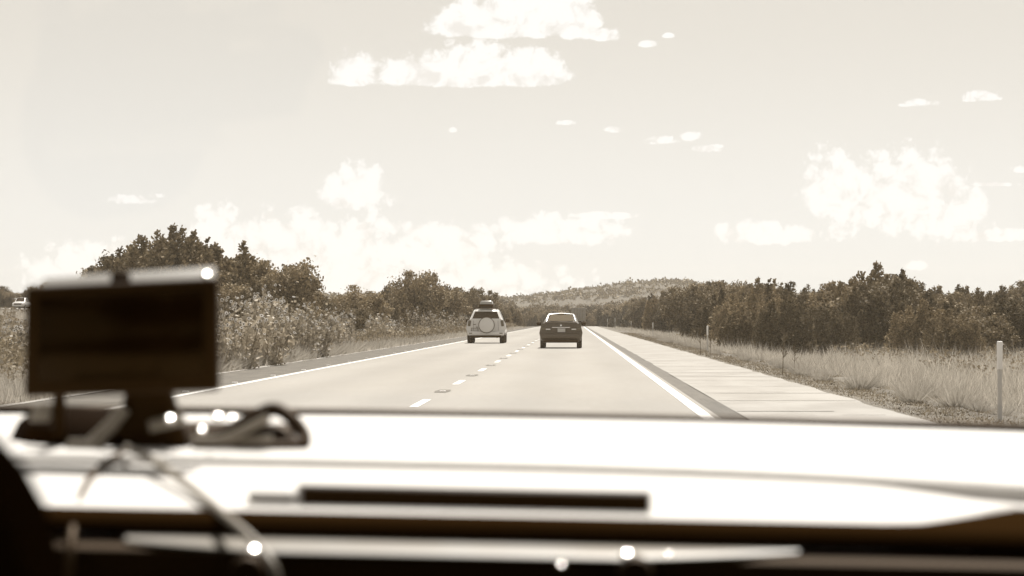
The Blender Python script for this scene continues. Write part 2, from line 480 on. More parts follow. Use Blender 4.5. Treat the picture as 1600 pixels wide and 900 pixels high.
# ------------------------------------------------------------------ trees
def limb_lists(rnd, H, crown_pts, r0, zs=.15, count=7):
    parts = [tube_lists([(0, 0, -.3), (0.02 * H, 0, H * .25), (-.01 * H, .01 * H, H * .5), (0.01 * H, 0, H * .8)], [r0, r0 * .75, r0 * .5, r0 * .15], 7)]
    for k in range(count):
        t = crown_pts[rnd.randrange(len(crown_pts))]
        z0 = rnd.uniform(zs, .5) * H; z0 = min(z0, t[2] * .8)
        mid = (t[0] * .45, t[1] * .45, (z0 + t[2]) / 2 + .03 * H)
        parts.append(tube_lists([(0, 0, z0), mid, tuple(t)], [r0 * .45, r0 * .28, r0 * .06], 5))
    return merge_lists(parts)
def juniper(seed, H=5.0, W=4.4, n=9500, spires=16, cone=.6, base=.02):
    """ragged evergreen: many upward pointing leafy spires round a stem"""
    rg = np.random.default_rng(seed); rnd = random.Random(seed)
    pts, dirs, sizes, tips = [], [], [], []
    for s in range(spires):
        a = rg.uniform(0, 2 * PI); rr_ = math.sqrt(rg.uniform(0, 1)) * W * .40 if s else 0
        edge = rr_ / (W * .40)
        top = H * (1 - cone * edge ** 1.4 * rg.uniform(.7, 1.15)) * (1 if s == 0 else rg.uniform(.80, .985))
        cx, cy = rr_ * math.cos(a), rr_ * math.sin(a)
        bot = H * base + rg.uniform(0, .12) * H
        m = int(n / spires); nc = 26; mm = m // nc
        t = (np.arange(nc) + rg.uniform(0, 1, nc)) / nc; t = t ** .9
        rad = (W * .235) * (1 - t) ** .9 * rg.uniform(.6, 1.25, nc) + .04
        ang = np.arange(nc) * 2.4 + rg.uniform(-.5, .5, nc)
        z = bot + (top - bot) * t
        cc = np.stack([cx * (1 + .15 * t) + rad * .8 * np.cos(ang), cy * (1 + .15 * t) + rad * .8 * np.sin(ang), z], 1)
        cs = (.10 + .16 * (1 - t)) * rg.uniform(.7, 1.35, nc) * W / 4.5
        g = rg.normal(0, .62, (nc, mm, 3)); g[:, :, 2] *= 1.25
        p = (cc[:, None, :] + g * cs[:, None, None]).reshape(-1, 3)
        outw = np.stack([np.cos(ang), np.sin(ang), np.full(nc, .9)], 1)
        d = (outw[:, None, :] * .9 + g * .8 + rg.normal(0, .35, g.shape)).reshape(-1, 3)
        pts.append(p); tips.append((cx, cy, top * .8)); dirs.append(unit(d)); sizes.append(rg.uniform(.045, .10, len(p)))
    P = np.concatenate(pts); D = np.concatenate(dirs); s = np.concatenate(sizes)[:, None] * H / 5.0
    side = unit(np.cross(D, rg.normal(0, 1, P.shape)))
    P[:, 2] = np.maximum(P[:, 2], .03)
    return quads_mesh(P, side * s * .55, D * s), limb_lists(rnd, H, tips, H * .035)
def broadleaf(seed, H=6.0, W=6.0, n=9500, clumps=70, base=.22, flat=1.0, cr=.105):
    """rounded deciduous crown made of leafy clumps with gaps between them"""
    rg = np.random.default_rng(seed); rnd = random.Random(seed)
    C_ = []
    while len(C_) < clumps:
        p = rg.uniform(-1, 1, 3); r = np.linalg.norm(p)
        if r > 1 or r < .35: continue
        k = 1 + .22 * math.sin(3 * math.atan2(p[1], p[0]) + seed) + .12 * math.sin(5 * p[2] + seed)
        C_.append((p[0] * W * .43 * k, p[1] * W * .43 * k, H * (base + (1 - base) * (.5 + .46 * p[2] * flat * k))))
    C_ = np.array(C_)
    m = n // clumps; P, D = [], []
    for c in C_:
        r = H * cr * rg.uniform(.65, 1.3)
        g = rg.normal(0, .55, (m, 3)); g[:, 2] *= .75
        P.append(c + g * r); D.append(unit(g + rg.normal(0, .7, (m, 3))))
    P = np.concatenate(P); D = np.concatenate(D); P[:, 2] = np.clip(P[:, 2], .05, H * 1.02)
    s = rg.uniform(.05, .11, (len(P), 1)) * H / 6.0
    a = unit(np.cross(D, rg.normal(0, 1, P.shape))); b = np.cross(D, a)
    return quads_mesh(P, a * s, b * s * .75), limb_lists(rnd, H, [tuple(c) for c in C_], H * .03, count=12)
def tree_proto(name, gen, m, label, group, **kw):
    crown, (tv, tf) = gen(**kw)
    root = empty(name, (0, 0, 0))
    link('crown', crown, m, root)
    link('trunk', from_lists(tv, tf, 60), M_bark, root)
    tag(root, label, 'tree', group)
    root['H'] = kw['H']
    return root
PR = {}
for i in range(5):
    PR['j%d' % i] = ('juniper_tree', juniper, M_leaf, dict(seed=20 + i, H=5.0, W=[4.6, 5.2, 4.0, 5.6, 4.8][i], n=19000, spires=[26, 34, 20, 40, 30][i], cone=[.38, .30, .5, .33, .42][i]))
for i in range(3):
    PR['b%d' % i] = ('broadleaf_tree', broadleaf, M_leaf2, dict(seed=40 + i, H=6.0, W=[6.5, 5.6, 7.2][i], n=12000, clumps=[70, 60, 85][i], base=[.05, .04, .03][i]))
PR['a0'] = ('spreading_tree', broadleaf, M_leaf2, dict(seed=55, H=5.0, W=8, n=4200, clumps=34, base=.35, flat=.9, cr=.075))
PR['c0'] = ('juniper_tree', juniper, M_leaf, dict(seed=77, H=5.0, W=3.9, n=16000, spires=26, cone=.35, base=.0))
protos = {}
NT = [0]
def plant_tree(kind, px, top, Z, label, group=None, wide=1.0, sink=.05):
    x = (px - 898) / F * Z
    g = G(x, Z)
    H = CAMH + (500 - top) / F * Z - g + sink
    if H < .8: return None
    if kind not in protos:
        nm, gen, m, kw = PR[kind]
        protos[kind] = tree_proto(nm, gen, m, '', None, **kw); root = protos[kind]
    else:
        root = protos[kind].copy(); col.objects.link(root)
        for ch in list(protos[kind].children):
            c = ch.copy(); col.objects.link(c); c.parent = root
    if 'group' in root: del root['group']
    s = H / protos[kind]['H']
    root.location = (x, Z, g - sink)
    rr_ = random.Random(NT[0] * 7 + 3); NT[0] += 1
    root.rotation_euler = (0, 0, rr_.uniform(0, 6.28)); root.scale = (s * wide, s * wide, s)
    tag(root, label, 'tree', group)
    return root
rnd = random.Random(11)
# --- singled out trees beyond the paved shoulder
plant_tree('j1', 1368, 411, 132, 'tallest ragged juniper, its twin tips standing above the row beyond the paved shoulder', wide=1.0)
plant_tree('j0', 1407, 424, 127, 'dark juniper crowded against the tallest juniper, on the side of the nearest white post')
plant_tree('j2', 1334, 447, 124, 'lower juniper leaning into the tallest one on the side facing the road')
plant_tree('c0', 1226, 452, 116, 'rounded cone shaped dark juniper standing clear in front of the row', wide=1.05)
plant_tree('c0', 1160, 478, 122, 'short round juniper bush in front of the row, next to the second white post', wide=1.3)
plant_tree('j3', 1290, 466, 121, 'mid height juniper filling the gap between the cone shaped one and the tallest one')
GR = 'junipers in the thicket beyond the paved shoulder'
LR = 'dark juniper in the dense thicket beyond the paved shoulder'
sil_x = [940, 985, 1010, 1040, 1080, 1120, 1150, 1200, 1240, 1270, 1310, 1340, 1370, 1410, 1440, 1480, 1520, 1560, 1600, 1680]
sil_y = [480, 470, 463, 455, 447, 442, 442, 443, 444, 448, 443, 436, 425, 432, 458, 453, 456, 450, 448, 446]
def sil(px): return float(np.interp(px, sil_x, sil_y))
for (Z, x0, x1, st, drop) in ((108, 1440, 1660, 40, 20), (130, 1180, 1660, 42, 16), (165, 1120, 1650, 34, 5), (215, 1075, 1640, 27, 1), (290, 1040, 1640, 22, 0), (390, 1000, 1160, 17, 0)):
    px = x0
    while px < x1:
        q = px + rnd.uniform(-8, 8)
        far = Z > 100
        k = rnd.choice(['j1', 'j3', 'b0', 'j4', 'b2', 'c0', 'j2', 'j0'] if q < 1430 else ['b0', 'b1', 'j4', 'b2', 'j1'])
        plant_tree(k, q, sil(q) + drop + (rnd.uniform(-4, 18) if rnd.random() < .82 or q < 1150 else -9), Z + rnd.uniform(-6, 10),
                   LR if k[0] == 'j' else 'bushy broadleaf tree mixed into the thicket behind the tall dry grass',
                   GR if k[0] == 'j' else 'broadleaf trees in the thicket beyond the paved shoulder', wide=rnd.uniform(.9, 1.45) if q > 1150 else rnd.uniform(.9, 1.1))
        px += st * rnd.uniform(.75, 1.25)
# --- singled out trees on the side of the opposite carriageway
plant_tree('j1', 268, 352, 140, 'tallest tree of the dark clump rising behind the mounted device', wide=1.15)
plant_tree('j3', 215, 370, 143, 'dark evergreen in the clump, one step lower on its outer flank', wide=1.05)
plant_tree('j3', 245, 362, 146, 'dark evergreen directly behind the tallest tree of the clump, its top just lower')
plant_tree('j4', 300, 362, 144, 'dark evergreen peeping out behind the inner flank of the tallest tree')
for (px_a, top_a, Z_a) in ((165, 408, 152), (195, 392, 153), (232, 380, 151), (262, 374, 152), (290, 376, 150), (315, 384, 149), (345, 388, 148), (365, 396, 147)):
    plant_tree('b1' if px_a % 2 else 'j3', px_a, top_a, Z_a, 'dense evergreen filling the back of the dark clump behind the mounted device', 'evergreens at the back of the dark clump', wide=1.15)
plant_tree('j0', 322, 376, 137, 'dark evergreen in the clump just inside the tallest tree', wide=1.1)
plant_tree('j4', 180, 402, 147, 'lowest outer evergreen at the edge of the clump behind the mounted device')
plant_tree('j2', 378, 380, 133, 'slender pointed evergreen between the dark clump and the round crowned tree', wide=1.15)
plant_tree('b1', 449, 402, 128, 'round crowned broadleaf tree with light showing through its leaves', wide=.95)
plant_tree('b0', 405, 410, 133, 'broadleaf tree tucked behind the round crowned one')
plant_tree('b2', 648, 424, 205, 'round topped tree rising above the row behind the white off-roader', wide=.9)
plant_tree('b0', 556, 447, 165, 'low bushy tree in the dip between the two taller clumps', wide=1.1)
plant_tree('a0', 748, 446, 300, 'thin spreading tree with an open flat crown behind the white off-roader', wide=1.0)
plant_tree('a0', 722, 444, 280, 'airy flat crowned tree next to the thin spreading one', wide=.8)
lx = [-40, 0, 60, 130, 155, 200, 280, 330, 380, 440, 490, 510, 550, 590, 620, 650, 690, 720, 760, 800, 840]
ly = [450, 448, 444, 446, 425, 385, 372, 392, 396, 412, 440, 456, 449, 452, 436, 430, 438, 449, 458, 468, 472]
def sil2(px): return float(np.interp(px, lx, ly))
for (Z, x0, x1, st, drop) in ((118, 310, 500, 44, 40), (145, 150, 560, 42, 18), (185, 360, 620, 34, 8), (235, 500, 700, 26, 5), (310, 560, 770, 20, 3), (400, 660, 800, 16, 3), (470, -30, 200, 16, 0), (500, -30, 200, 15, 0)):
    px = x0
    while px < x1:
        q = px + rnd.uniform(-8, 8)
        k = rnd.choice(['j0', 'j3', 'j4', 'b0', 'b1', 'b2'])
        plant_tree(k, q, sil2(q) + drop + rnd.uniform(-3, 14), Z + rnd.uniform(-6, 10),
                   'dark evergreen in the tree row behind the wild sunflowers' if k[0] == 'j' else 'leafy bush tree in the row behind the wild sunflowers',
                   'evergreens behind the wild sunflowers' if k[0] == 'j' else 'broadleaf trees behind the wild sunflowers', wide=rnd.uniform(.9, 1.25))
        px += st * rnd.uniform(.75, 1.25)
# --- far trees across the end of the road
fx = [760, 800, 850, 900, 950, 1000, 1060]
fy = [470, 480, 485, 484, 480, 472, 468]
for (Z, st, dr) in ((610, 15, 3), (700, 12, 0), (820, 10, -3)):
    px = 765
    while px < 1075:
        q = px + rnd.uniform(-4, 4)
        k = rnd.choice(['j3', 'j4', 'b0', 'b2'])
        plant_tree(k, q, float(np.interp(q, fx, fy)) + dr + rnd.uniform(-4, 5), Z + rnd.uniform(-15, 25),
                   'small far tree in the belt across the foot of the hill', 'far trees at the foot of the hill', wide=1.2)
        px += st * rnd.uniform(.8, 1.2)

# scrub dotted over the hill: nobody could count it
rg = np.random.default_rng(8)
P, Uu, Vv = [], [], []
n = 15000
hxs = rg.uniform(-330, 420, n); hys = rg.uniform(960, 1960, n)
kp = (np.sin(hxs * .05 + np.sin(hys * .021) * 2) + np.sin(hys * .033 + hxs * .018) + rg.normal(0, 1.0, n)) > -.2
hxs, hys = hxs[kp], hys[kp]
for x, y in zip(hxs, hys):
    z = G(x, y); h = min(3.4, .8 + rg.gamma(2.0, .6))
    m = 16
    p = rg.normal(0, 1, (m, 3)) * np.array([h * .42, h * .42, h * .28]) + np.array([x, y, z + h * .4])
    P.append(p); d = rg.normal(0, 1, (m, 3)); a = unit(np.cross(d, rg.normal(0, 1, (m, 3)))); b = unit(np.cross(d, a))
    Uu.append(a * h * .19); Vv.append(b * h * .17)
hs = tag(link('hill_scrub', quads_mesh(np.concatenate(P), np.concatenate(Uu), np.concatenate(Vv)), M_leaf), 'dark juniper scrub dotted over the pale hillside', 'scrub', kind='stuff')

bm = bmesh.new(); box_bm(bm, (0, 1960, 20), (3100, 4160, 120))
hz = link('haze', bm_mesh(bm, None), None); tag(hz, 'thin pale air over the road and the hill', 'haze', kind='stuff')
hm = bpy.data.materials.new('haze'); hm.use_nodes = True; hn = hm.node_tree; hn.nodes.clear()
pv = hn.nodes.new('ShaderNodeVolumePrincipled'); pv.inputs['Color'].default_value = (1, .965, .90, 1); pv.inputs['Density'].default_value = HAZE
pv.inputs['Anisotropy'].default_value = .2
ho = hn.nodes.new('ShaderNodeOutputMaterial'); hn.links.new(pv.outputs[0], ho.inputs['Volume']); hz.data.materials.append(hm)

# ------------------------------------------------------------------ grasses
def blades(rg, cx, cy, cz, h, spread, nb, width, lean=.35):
    """nb blades per tuft, each a thin leaning triangle pair; arrays of tufts"""
    n = len(cx); k = n * nb
    X0 = np.repeat(cx, nb) + rg.normal(0, 1, k) * np.repeat(spread, nb)
    Y0 = np.repeat(cy, nb) + rg.normal(0, 1, k) * np.repeat(spread, nb)
    Z0 = np.repeat(cz, nb)
    hh = np.repeat(h, nb) * rg.uniform(.45, 1.1, k)
    a = rg.uniform(0, 2 * PI, k)
    ox = X0 - np.repeat(cx, nb); oy = Y0 - np.repeat(cy, nb)
    D = np.stack([ox / (np.repeat(spread, nb) + .01) * lean * .6 + rg.normal(0, lean * .5, k), oy / (np.repeat(spread, nb) + .01) * lean * .6 + rg.normal(0, lean * .5, k), np.ones(k)], 1)
    D = unit(D) * hh[:, None]
    w = np.repeat(width, nb) if hasattr(width, '__len__') else np.full(k, width)
    Uv = np.stack([np.cos(a) * w, np.sin(a) * w * .4, np.zeros(k)], 1)
    P = np.stack([X0, Y0, Z0], 1)
    return P, Uv, D * .5
rg = np.random.default_rng(3)
def scatter(n, x0, x1, y0, y1, p=2.0):
    t = rg.uniform(0, 1, n)
    y = y0 * (y1 / y0) ** t          # log spacing: denser nearby
    x = rg.uniform(x0, x1, n)
    return x, y
def patch_noise(x, y, s=1.0):
    return .5 + .25 * np.sin(x * 1.3 * s + np.sin(y * .31 * s) * 2) + .25 * np.sin(y * .23 * s + x * .7)
# tall feathery dry grass on the falling verge
x, y = scatter(21000, 5.2, 24, 26, 420)
pn = patch_noise(x, y); edge = sst((x - 4.9 - pn * .9) / 1.6)
keep = rg.uniform(0, 1, len(x)) < edge * 1.1 + .02
x, y, pn, edge = x[keep], y[keep], pn[keep], edge[keep]
h = (.14 + .34 * edge + .26 * sst((x - 8) / 5) + .42 * (pn - .5)).clip(.08) * rg.uniform(.4, 1.45, len(x)); wd = .0035 + .00008 * y
P, Uv, Vv = blades(rg, x, y, gz(x, y) - .04, h, np.full(len(x), .24) + .0006 * y, 16, wd, lean=.8)
tag(link('dry_grass', quads_mesh(P, Uv, Vv, tri=True), M_straw), 'tall pale dry grass on the sloping verge beyond the paved shoulder', 'grass', kind='stuff')
P3 = scatter(4200, 4.15, 5.8, 27, 240); x, y = P3
h = rg.uniform(.03, .12, len(x)); P, Uv, Vv = blades(rg, x, y, gz(x, y) - .02, h, np.full(len(x), .07) + .0004 * y, 10, .003 + .00008 * y, lean=1.6)
tag(link('verge_litter', quads_mesh(P, Uv, Vv, tri=True), M_weed), 'low dead stubble and litter over the gravel beside the paved shoulder', 'ground cover', kind='stuff')
# field and verge grass on the other side
x, y = scatter(9000, -12, -7.75, 36, 420)
h = rg.uniform(.2, .55, len(x)) * (.5 + .5 * sst((-x - 7.6) / 1.0)); wd = .004 + .00008 * y
P, Uv, Vv = blades(rg, x, y, gz(x, y) - .04, h, np.full(len(x), .10) + .0006 * y, 14, wd)
x, y = scatter(9000, -95, -11, 60, 430)
h = rg.uniform(.25, .8, len(x)); wd = .006 + .00010 * y
P2, U2, V2 = blades(rg, x, y, gz(x, y) - .04, h, np.full(len(x), .25) + .0012 * y, 14, wd)
tag(link('meadow_grass', quads_mesh(np.concatenate([P, P2]), np.concatenate([Uv, U2]), np.concatenate([Vv, V2]), tri=True), M_straw), 'dry meadow grass rising towards the opposite carriageway', 'grass', kind='stuff')
# weeds with small leaves among the grass, both sides
def weeds(name, label, n, x0, x1, y0, y1, hgt, seed, ls=.03, m=M_weed, per=60):
    rg2 = np.random.default_rng(seed)
    t = rg2.uniform(0, 1, n); y = y0 * (y1 / y0) ** t; x = rg2.uniform(x0, x1, n)
    h = hgt * rg2.uniform(.5, 1.1, n); k = n * per
    s = np.repeat(h, per)
    Px = np.repeat(x, per) + rg2.normal(0, .28, k) * s; Py = np.repeat(y, per) + rg2.normal(0, .28, k) * s
    Pz = np.repeat(gz(x, y), per) + rg2.uniform(.05, 1, k) ** .8 * s
    Pp = np.stack([Px, Py, Pz], 1); d = rg2.normal(0, 1, (k, 3))
    a = unit(np.cross(d, rg2.normal(0, 1, (k, 3)))); b = unit(np.cross(d, a))
    sz = (ls * (1 + np.repeat(y, per) / 220) * rg2.uniform(.5, 1.3, k))[:, None]
    return tag(link(name, quads_mesh(Pp, a * sz, b * sz * .7), m), label, 'weeds', kind='stuff')
weeds('roadside_weeds', 'low dark weeds at the foot of the thicket behind the tall grass', 420, 11, 24, 70, 420, .8, 1, ls=.03)
weeds('meadow_weeds', 'leafy weeds filling the ground below the sunflowers', 1300, -16, -8.4, 46, 420, .75, 2, ls=.028)
weeds('slope_weeds', 'patchy weeds over the rising meadow', 700, -80, -16, 70, 400, .8, 5, ls=.03)
# gravel and stones on the verge edge
rg = np.random.default_rng(12)
n = 2000; t = rg.uniform(0, 1, n); y = 26 * (200 / 26) ** t; x = 4.1 + np.abs(rg.normal(0, .75, n))
s = rg.uniform(.005, .017, n)[:, None] * (1 + y / 120)[:, None]; Pp = np.stack([x, y, gz(x, y) + .0 + s[:, 0] * .4], 1)
d = rg.normal(0, 1, (n, 3)); a = unit(np.cross(d, rg.normal(0, 1, (n, 3)))); b = unit(np.cross(d, a)); c = np.cross(a, b)
octv = np.stack([Pp + a * s, Pp + b * s, Pp - a * s, Pp - b * s, Pp + c * s * .7, Pp - c * s * .7], 1).reshape(-1, 3)
tri = np.array([(0, 1, 4), (1, 2, 4), (2, 3, 4), (3, 0, 4), (1, 0, 5), (2, 1, 5), (3, 2, 5), (0, 3, 5)])
fs = (np.arange(n)[:, None, None] * 6 + tri[None]).reshape(-1, 3)
me = bpy.data.meshes.new('st'); me.from_pydata(octv.tolist(), [], fs.tolist()); me.update()
tag(link('verge_stones', me, M_stone), 'loose stones and debris along the edge of the paved shoulder', 'gravel', kind='stuff')

# bunch grasses at the gravel edge
def bunch_mesh(seed, h, sp, nb=420, w=.0035):
    rg2 = np.random.default_rng(seed)
    k = nb; a = rg2.uniform(0, 2 * PI, k); q = np.sqrt(rg2.uniform(0, 1, k))
    P = np.stack([np.cos(a) * q * sp * .35, np.sin(a) * q * sp * .35, np.full(k, -.03)], 1)
    hh = h * rg2.uniform(.6, 1.1, k) * (1 - .35 * q)
    D = np.stack([np.cos(a) * q * sp * 1.1, np.sin(a) * q * sp * 1.1, hh], 1) + rg2.normal(0, .075, (k, 3))
    u = unit(np.cross(D, rg2.normal(0, 1, (k, 3)))) * w
    return quads_mesh(P, u, D * .5, tri=True)
bms = [bunch_mesh(i, [.36, .28, .42][i], [.26, .24, .30][i], nb=330, w=.005) for i in range(3)]
for b in bms: b.materials.append(M_straw2)
rnd = random.Random(9)
k = 0
for side in (1, -1):
    y = 33 if side > 0 else 44
    while y < 190:
        xx = (5.05 + rnd.uniform(-.3, .9)) if side > 0 else (-7.95 - rnd.uniform(0, .35))
        o = bpy.data.objects.new('bunch_grass', rnd.choice(bms)); col.objects.link(o)
        o.location = (xx, y, G(xx, y) - .01); s = rnd.uniform(.65, 1.25) * (.9 if side > 0 else (1.7 if y < 110 else 1.3)); o.scale = (s, s, s * rnd.uniform(.8, 1.05)); o.rotation_euler = (0, 0, rnd.uniform(0, 6))
        tag(o, kind='thing'); tag(o, 'pale dry tuft of bunch grass at the edge of the gravel verge' if side > 0 else 'pale dry tuft of bunch grass at the foot of the sunflowers', 'grass tuft',
            'grass tufts along the gravel verge' if side > 0 else 'grass tufts below the sunflowers')
        y += rnd.uniform(.8, 2.6) * (1 + y / 90) * (1 if side > 0 or y > 110 else .55); k += 1
# bare reedy stems in the tall grass
def stalk_mesh(seed):
    r_ = random.Random(seed); parts = []
    parts.append(tube_lists([(0, 0, -.05), (.02, 0, .5), (0, .01, 1.05)], [.011, .009, .004], 5))
    for i in range(16):
        z = r_.uniform(.2, 1.0); a = r_.uniform(0, 6.28); l = r_.uniform(.06, .16)
        parts.append(tube_lists([(0, 0, z), (math.cos(a) * l, math.sin(a) * l, z + l * 1.1)], [.006, .012], 4))
    return from_lists(*merge_lists(parts), smooth_ang=40)
st_me = [stalk_mesh(i) for i in range(2)]
for m_ in st_me: m_.materials.append(M_bark)
for (px, Z, s) in ((1222, 56, .85), (1094, 88, .85), (1240, 60, .55), (1110, 84, .6)):
    x = (px - 898) / F * Z
    o = bpy.data.objects.new('dry_stalk', st_me[px % 2]); col.objects.link(o); o.location = (x, Z, G(x, Z)); o.scale = (s, s, s * 1.05); o.rotation_euler = (0, R(rnd.uniform(-5, 5)), rnd.uniform(0, 6))
    tag(o, 'dark bare weed stalk sticking up out of the dry verge grass', 'stalk', 'bare stalks in the verge grass')

# ------------------------------------------------------------------ wild sunflowers
def flower_mesh(seed):
    r_ = random.Random(seed); vs, fs, mi = [], [], []
    n = 13
    for i in range(n):
        a = 2 * PI * i / n + r_.uniform(-.08, .08); w = .22; l = r_.uniform(.9, 1.1)
        base = len(vs)
        for (rr_, da, h) in ((.38, -.2, 0), (.38, .2, 0), (.75 * l, w * .9, .05), (1.0 * l, 0, .0), (.75 * l, -w * .9, .05)):
            vs.append((rr_ * math.cos(a + da), rr_ * math.sin(a + da), h))
        fs.append((base, base + 1, base + 2, base + 3, base + 4)); mi.append(0)
    base = len(vs)
    for ring, (r0, h) in enumerate(((.42, .0), (.30, .12))):
        for i in range(12): vs.append((r0 * math.cos(PI / 6 * i), r0 * math.sin(PI / 6 * i), h))
    vs.append((0, 0, .14))
    for i in range(12):
        j = (i + 1) % 12
        fs.append((base + i, base + j, base + 12 + j, base + 12 + i)); mi.append(1)
        fs.append((base + 12 + i, base + 12 + j, base + 24)); mi.append(1)
    me = from_lists(vs, fs)
    me.polygons.foreach_set('material_index', mi)
    me.materials.append(M_petal); me.materials.append(M_disc)
    return me
fl_me = [flower_mesh(i) for i in range(2)]
def sunflower(seed, H, W, nst, nfl, nleaf):
    rg2 = np.random.default_rng(seed); r_ = random.Random(seed)
    parts, tips = [], []
    for i in range(nst):
        a = r_.uniform(0, 6.28); q = math.sqrt(r_.random()) * W * .5; h = H * r_.uniform(.55, 1.0)
        b = (math.cos(a) * q * .3, math.sin(a) * q * .3, -.05); t = (math.cos(a) * q * 1.1, math.sin(a) * q * 1.1, h)
        mid = (math.cos(a) * q * .7, math.sin(a) * q * .7, h * .55)
        parts.append(tube_lists([b, mid, t], [.014, .010, .005], 4)); tips.append((Vector(b), Vector(mid), Vector(t)))
    heads = []
    for i in range(nfl):
        b, m, t = tips[i % nst]
        if i < nst: p = t
        else:
            f = r_.uniform(.45, .95); p0 = m.lerp(t, f); off = Vector((r_.uniform(-1, 1), r_.uniform(-1, 1), .6)).normalized() * r_.uniform(.1, .28)
            p = p0 + off; parts.append(tube_lists([tuple(p0), tuple(p)], [.006, .004], 4))
        heads.append(p)
    P, D = [], []
    for i in range(nleaf):
        b, m, t = tips[rg2.integers(nst)]; f = rg2.uniform(.04, .98) ** 1.6
        p = b.lerp(m, f * 2) if f < .5 else m.lerp(t, f * 2 - 1)
        P.append(np.array(p) + rg2.normal(0, .09, 3)); 
    P = np.array(P); d = unit(rg2.normal(0, 1, P.shape) + np.array([0, 0, .5])); a = unit(np.cross(d, rg2.normal(0, 1, P.shape))); b = unit(np.cross(d, a))
    s = rg2.uniform(.028, .062, (len(P), 1))
    return quads_mesh(P, a * s * .75, b * s), from_lists(*merge_lists(parts)), heads
variants = []
for i, (H, W, nst, nfl, nl) in enumerate(((1.75, 1.3, 13, 20, 620), (1.35, 1.2, 11, 13, 520), (2.1, 1.1, 10, 19, 520), (.95, 1.0, 8, 7, 380))):
    lm, sm, heads = sunflower(90 + i, H, W, nst, nfl, nl); lm.materials.append(M_sunleaf); sm.materials.append(M_weed)
    variants.append((lm, sm, heads))
def put_sunflower(x, y, vi, s, label, group):
    lm, sm, heads = variants[vi]
    root = empty('sunflower_plant', (x, y, G(x, y))); rz = rnd.uniform(0, 6.28)
    root.rotation_euler = (0, 0, rz); root.scale = (s, s, s)
    for nm, me in (('leaves', lm), ('stems', sm)):
        o = bpy.data.objects.new(nm, me); col.objects.link(o); o.parent = root
    for p in heads:
        o = bpy.data.objects.new('flower', rnd.choice(fl_me)); col.objects.link(o); o.parent = root
        o.location = p; o.scale = [rnd.uniform(.042, .062)] * 3
        # heads nod every way, most towards the open road
        v = Vector((rnd.gauss(.35, .6), rnd.gauss(-.8, .6), rnd.gauss(.4, .35))); v.rotate(Matrix.Rotation(-rz, 3, 'Z'))
        o.rotation_euler = v.to_track_quat('Z', 'Y').to_euler()
    tag(root, label, 'sunflowers', group)
SG = 'wild sunflower bushes along the dark shoulder'
hero = [(345, 63, 2, 1.0), (385, 66, 0, 1.0), (425, 68, 2, 1.0), (465, 73, 0, 1.0), (440, 76, 2, 1.02), (500, 78, 0, .95), (360, 72, 2, 1.0), (400, 74, 0, 1.1),
        (480, 84, 2, .95), (520, 88, 1, 1.0), (350, 58, 0, .85), (375, 60, 1, .85), (410, 62, 1, .95), (450, 67, 1, .95), (545, 92, 0, .9), (560, 99, 2, .75), (520, 81, 1, .95)]
for (px, Z, vi, s) in hero:
    put_sunflower((px - 898) / F * Z - .45, Z, vi, s, 'tall wild sunflower bush in the thickest clump beside the mounted device', 'tall sunflower bushes by the mounted device')
y = 84
while y < 330:
    for row in range(2):
        xx = -8.9 - row * 1.6 - rnd.uniform(0, 1.4)
        vi = rnd.choice([1, 3, 1, 0, 3] if row == 0 else [0, 1, 2, 3])
        put_sunflower(xx, y + rnd.uniform(-1, 1), vi, rnd.uniform(.6, 1.2), 'lower wild sunflower bush in the band along the dark shoulder', SG)
    y += rnd.uniform(2.0, 5.6) * (y / 84) ** 1.1
for i in range(26):
    Z = rnd.uniform(62, 105); px = rnd.uniform(-25, 75)
    put_sunflower((px - 898) / F * Z, Z, rnd.choice([1, 3, 3]), rnd.uniform(.6, .9), 'wild sunflower bush on the meadow beyond the mounted device', 'sunflower bushes on the open meadow')

# ------------------------------------------------------------------ delineator posts
def post(x, y, label, tall=1.2):
    z = G(x, y); r = empty('delineator_post', (x, y, z))
    bm = bmesh.new(); box_bm(bm, (0, 0, tall * .32 - .1), (.052, .03, tall * .64 + .2), bevel=.008, seg=1)
    link('post_body', bm_mesh(bm), M_post, r)
    bm = bmesh.new(); box_bm(bm, (0, -.001, tall * .82), (.066, .036, tall * .36), bevel=.012, seg=2)
    link('reflector_head', bm_mesh(bm), M_reflect, r)
    tag(r, label, 'post'); return r
def post_at(px, top, Z, label):
    x = (px - 898) / F * Z; z = G(x, Z); post(x, Z, label, CAMH + (500 - top) / F * Z - z)
post_at(1559, 533, 31, 'nearest white marker post, tallest and widest, standing in the dry grass')
post_at(1105, 509, 96, 'second nearest white marker post, beside the dark bare stalks')
post_at(1020, 504, 200, 'third white marker post along the verge, small and thin')
post_at(986, 501.5, 300, 'fourth white marker post along the verge, tiny')
post_at(961, 497, 390, 'farthest pair of marker posts, the one nearer the thicket')
post_at(949, 498, 440, 'farthest pair of marker posts, the one nearer the road')

# ------------------------------------------------------------------ vehicles
def car_loft(secs):
    """secs: (y, zb, wb, wm, wbelt, zbelt, wroof, zroof) rear to front"""
    rings = []
    for (y, zb, wb, wm, wt, zt, wr, zr) in secs:
        zm = zb + (zt - zb) * .45
        h = [(0, zb), (wb * .9, zb), (wb, zb + .06), (wm, zm), (wt + (wm - wt) * .45, zt - .10), (wt, zt), (wr + .02, zr - .05), (wr - .07, zr), (0, zr + .02)]
        ring = [(x, y, z) for x, z in h] + [(-x, y, z) for x, z in h[-2:0:-1]]
        rings.append(ring)
    vs = [p for r_ in rings for p in r_]; n = len(rings[0]); fs = []
    for i in range(len(rings) - 1):
        for k in range(n):
            k2 = (k + 1) % n; fs.append((i * n + k, i * n + k2, (i + 1) * n + k2, (i + 1) * n + k))
    fs.append(tuple(range(n))); fs.append(tuple(range((len(rings) - 1) * n, len(rings) * n))[::-1])
    return vs, fs, rings
